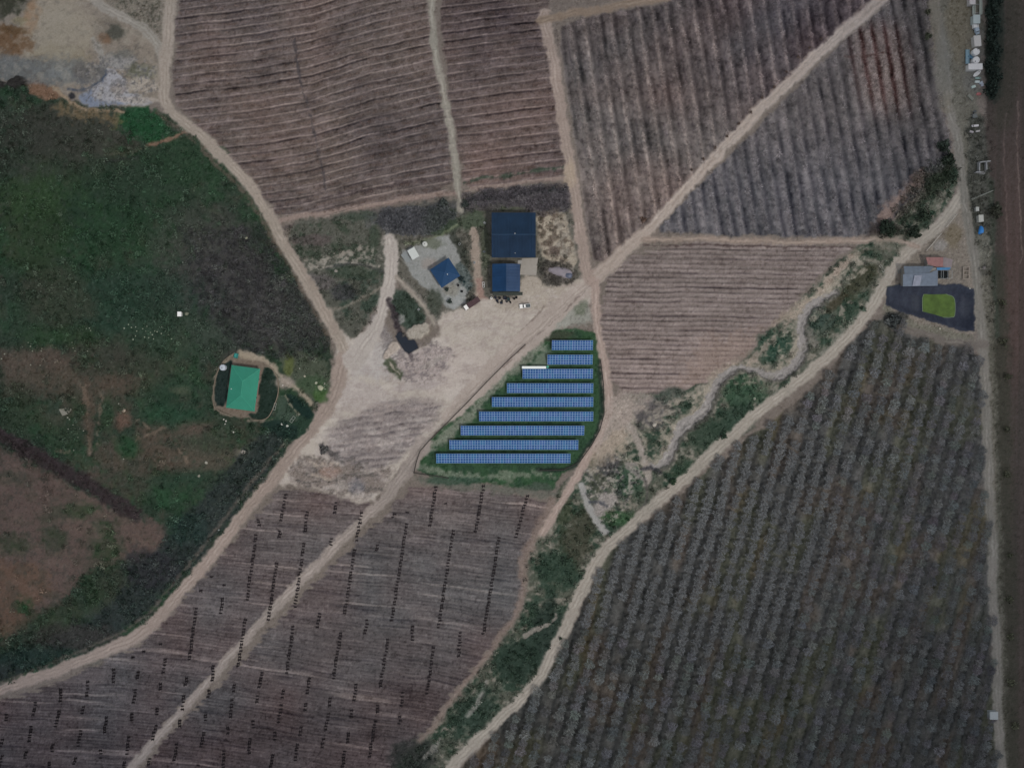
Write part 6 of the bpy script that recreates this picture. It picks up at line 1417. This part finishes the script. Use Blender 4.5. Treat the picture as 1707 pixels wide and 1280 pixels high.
def bare_tree(k):
    rng = np.random.RandomState(100 + k); rr = random.Random(k)
    r = bpy.data.objects.new('fruit_tree', None)
    b = MB(); b.tube([(0, 0, -.2), (.03, .02, .5), (0, 0, 1.0)], [.16, .12, .1], 6)
    for i in range(6):
        a = 2 * pi * i / 6 + rr.uniform(-.3, .3); l = rr.uniform(1.1, 1.6); b.tube([(0, 0, .85), (cos(a) * l * .5, sin(a) * l * .5, 1.5), (cos(a) * l, sin(a) * l, 2.2 + rr.uniform(-.3, .3))], [.08, .05, .025], 4)
    tm = b.mesh('trunk', mat('bark', (.09, .08, .08), .9))
    tw = crown_quads(rng, 260, 2.25, 1.6, .8, .08); c0 = lin((104, 107, 109)) / .62 * rr.uniform(.85, 1.1)
    c = (c0[None] * (1 + .22 * rng.randn(260, 1))).clip(.03, .5)
    return tm, quads_mesh('crown', tw, c, TWIG), tw, c
TR = [bare_tree(k) for k in range(7)]
for x, y in q[:300]:
    k = rt.randint(7); s = rt.uniform(.75, 1.12)
    r = empty('fruit_tree', P(x, y, zat(x, y)), rt.rand() * 6.28, 'leafless fruit tree in the big lower right orchard, in its part nearest the creek', 'tree', 'leafless trees of the large lower right orchard'); r.scale = (s, s, s)
    add_mesh('trunk', TR[k][0], r); add_mesh('crown', TR[k][1], r)
q = q[300:]
scatter('orchard_trees', q[:, 0], q[:, 1], [t[2] for t in TR], lambda px, py, i, j, rng: (lin((101, 104, 105)) / .62)[None] * (1 + .16 * rng.randn(len(px), 1)).clip(.6, 1.4) * (1 + .035 * rng.randn(len(px), 3)), .75, 1.12, 'remaining leafless trees of the large orchard, towards the right and bottom edges', 'trees', 47, TWIG)
# single bushes and trees that stand out
def bush(x, y, rpx, h, c, label, group=None, name='bush', cat='bush', seed=0, n=None, trunk=True):
    rng = np.random.RandomState(int(x * 3 + y) % 9999 + seed); R_ = rpx * MP; n = n or int(90 + 26 * rpx)
    r = empty(name, P(x, y, zat(x, y)), rng.rand() * 6, label, cat, group)
    v = leaf_quads(rng, n, R_ * .85, h * .6, h * .38, .13 * R_ + .1, .35)
    cc = (np.array(alb(c, x, y))[None] * 1.35 * (1 + .4 * rng.randn(n, 1))).clip(.004, .5)
    b = MB(); b.tube([(0, 0, -.2), (.05, 0, h * .35), (0, .05, h * .7)], [.05 * h + .04, .04 * h + .02, .03], 6)
    for i in range(4): a = i * 1.6; b.tube([(0, 0, h * .3), (cos(a) * R_ * .4, sin(a) * R_ * .4, h * .6)], [.04 * h, .02], 4)
    b.obj('trunk', mat('bark', (.09, .08, .08), .9), r); add_mesh('crown', quads_mesh('crown', v, cc, LEAF), r); return r
bush(1474, 379, 14, 4.5, (40, 50, 42), 'dark round tree at the corner where the top orchard meets the creek', name='tree', cat='tree')
bush(1483, 388, 9, 3.2, (42, 52, 42), 'smaller dark tree touching the round one at the orchard corner', name='tree', cat='tree')
bush(1521, 388, 13, 4, (38, 46, 38), 'dark spreading tree on the upper left side of the road near the junction', name='tree', cat='tree')
bush(1538, 362, 12, 4, (40, 50, 40), 'dark elongated tree between two road branches above the spreading one', name='tree', cat='tree')
bush(1570, 245, 12, 4, (40, 48, 42), 'dark tree left of the farm road at the track bend', name='tree', cat='tree')
bush(1578, 268, 13, 4, (36, 44, 36), 'dark tree overhanging the farm road just below the track bend', name='tree', cat='tree')
bush(1545, 62, 7, 2.4, (56, 60, 48), 'small dark bush beside the farm road near the top right orchard')
bush(1545, 22, 6, 2.4, (58, 60, 48), 'small dark bush highest beside the farm road at the top')
bush(1488, 534, 14, 3, (50, 54, 54), 'dark bush at the lower left corner of the reservoir')
bush(1121, 803, 6, 2.4, (44, 62, 46), 'small green bush at the edge of the long diagonal road by the orchard')
bush(1206, 727, 6, 2.2, (44, 60, 48), 'green bush bulging over the diagonal road edge below the creek bend')
bush(934, 1063, 3, 1.6, (44, 54, 44), 'tiny bush on the edge of the diagonal road where it narrows')
bush(750, 503, 5, 2.2, (48, 58, 54), 'small dark bush below the blue roofed house')
bush(769, 465, 5, 2.6, (38, 50, 52), 'dark round bush at the right corner of the blue roofed house')
bush(745, 483, 4, 2.2, (44, 56, 52), 'small dark bush at the bottom corner of the blue roofed house')
bush(541, 749, 9, 2.4, (74, 74, 74), 'grey bush at the lower left corner of the furrowed patch')
bush(740, 340, 9, 3, (56, 62, 60), 'dark bush left of the pale track end above the farmyard')
bush(776, 342, 8, 3, (48, 54, 52), 'dark bush right of the pale track end above the farmyard')
bush(1072, 367, 6, 1.8, (84, 68, 60), 'brown bush at the lower end of the field left of the diagonal road')
ORD = ['topmost', 'second from the top', 'third from the top', 'fourth from the top', 'fifth from the top', 'sixth from the top', 'seventh from the top', 'eighth from the top', 'ninth from the top', 'tenth from the top', 'ninth from the bottom', 'eighth from the bottom', 'seventh from the bottom', 'sixth from the bottom', 'fifth from the bottom', 'fourth from the bottom', 'third from the bottom', 'second from the bottom', 'lowest']
def ordn(i, n): return ORD[i] if i <= (n - 1) // 2 else ORD[19 - (n - i)]
for i_, (x, y) in enumerate([(1368, 68), (1349, 83), (1330, 98), (1310, 123), (1290, 148), (1270, 166), (1251, 190), (1231, 209), (1211, 230), (1191, 249), (1172, 268), (1152, 286), (1131, 304)]):
    bush(x, y - 2, 3.4, 1.3, (78, 66, 60), ordn(i_, 13) + ' small brown bush along the upper left edge of the diagonal road', 'row-end bushes along the upper diagonal road', n=70)
for i_, (x, y, rr_) in enumerate([(1657, 352, 15), (1670, 506, 9), (1671, 570, 9), (1678, 627, 8), (1677, 715, 8), (1676, 790, 9), (1681, 925, 7), (1681, 998, 9), (1682, 1060, 8), (1684, 1137, 9), (1691, 1208, 9)]):
    if rr_ == 15: bush(x, y, rr_, 3.2, (48, 50, 42), 'largest dark bush at the edge of the brown field, right of the pale huts', n=260)
    else: bush(x, y, rr_, 2.0, (56, 58, 46), ordn(i_ - 1, 10) + ' low olive bush in the line beside the brown field at right', 'line of bushes along the brown field edge', n=110)
# windbreak at the upper right
for i, y in enumerate(np.linspace(-45, 158, 19)):
    bush(1650 + 4 * sin(i * 1.7), y, 12, 6.0, (28, 36, 32), ordn(i, 19) + ' dark evergreen in the dense windbreak right of the containers', 'windbreak evergreens beside the containers', 'windbreak_tree', 'tree', seed=i, n=330)
print('objects', len(bpy.data.objects))
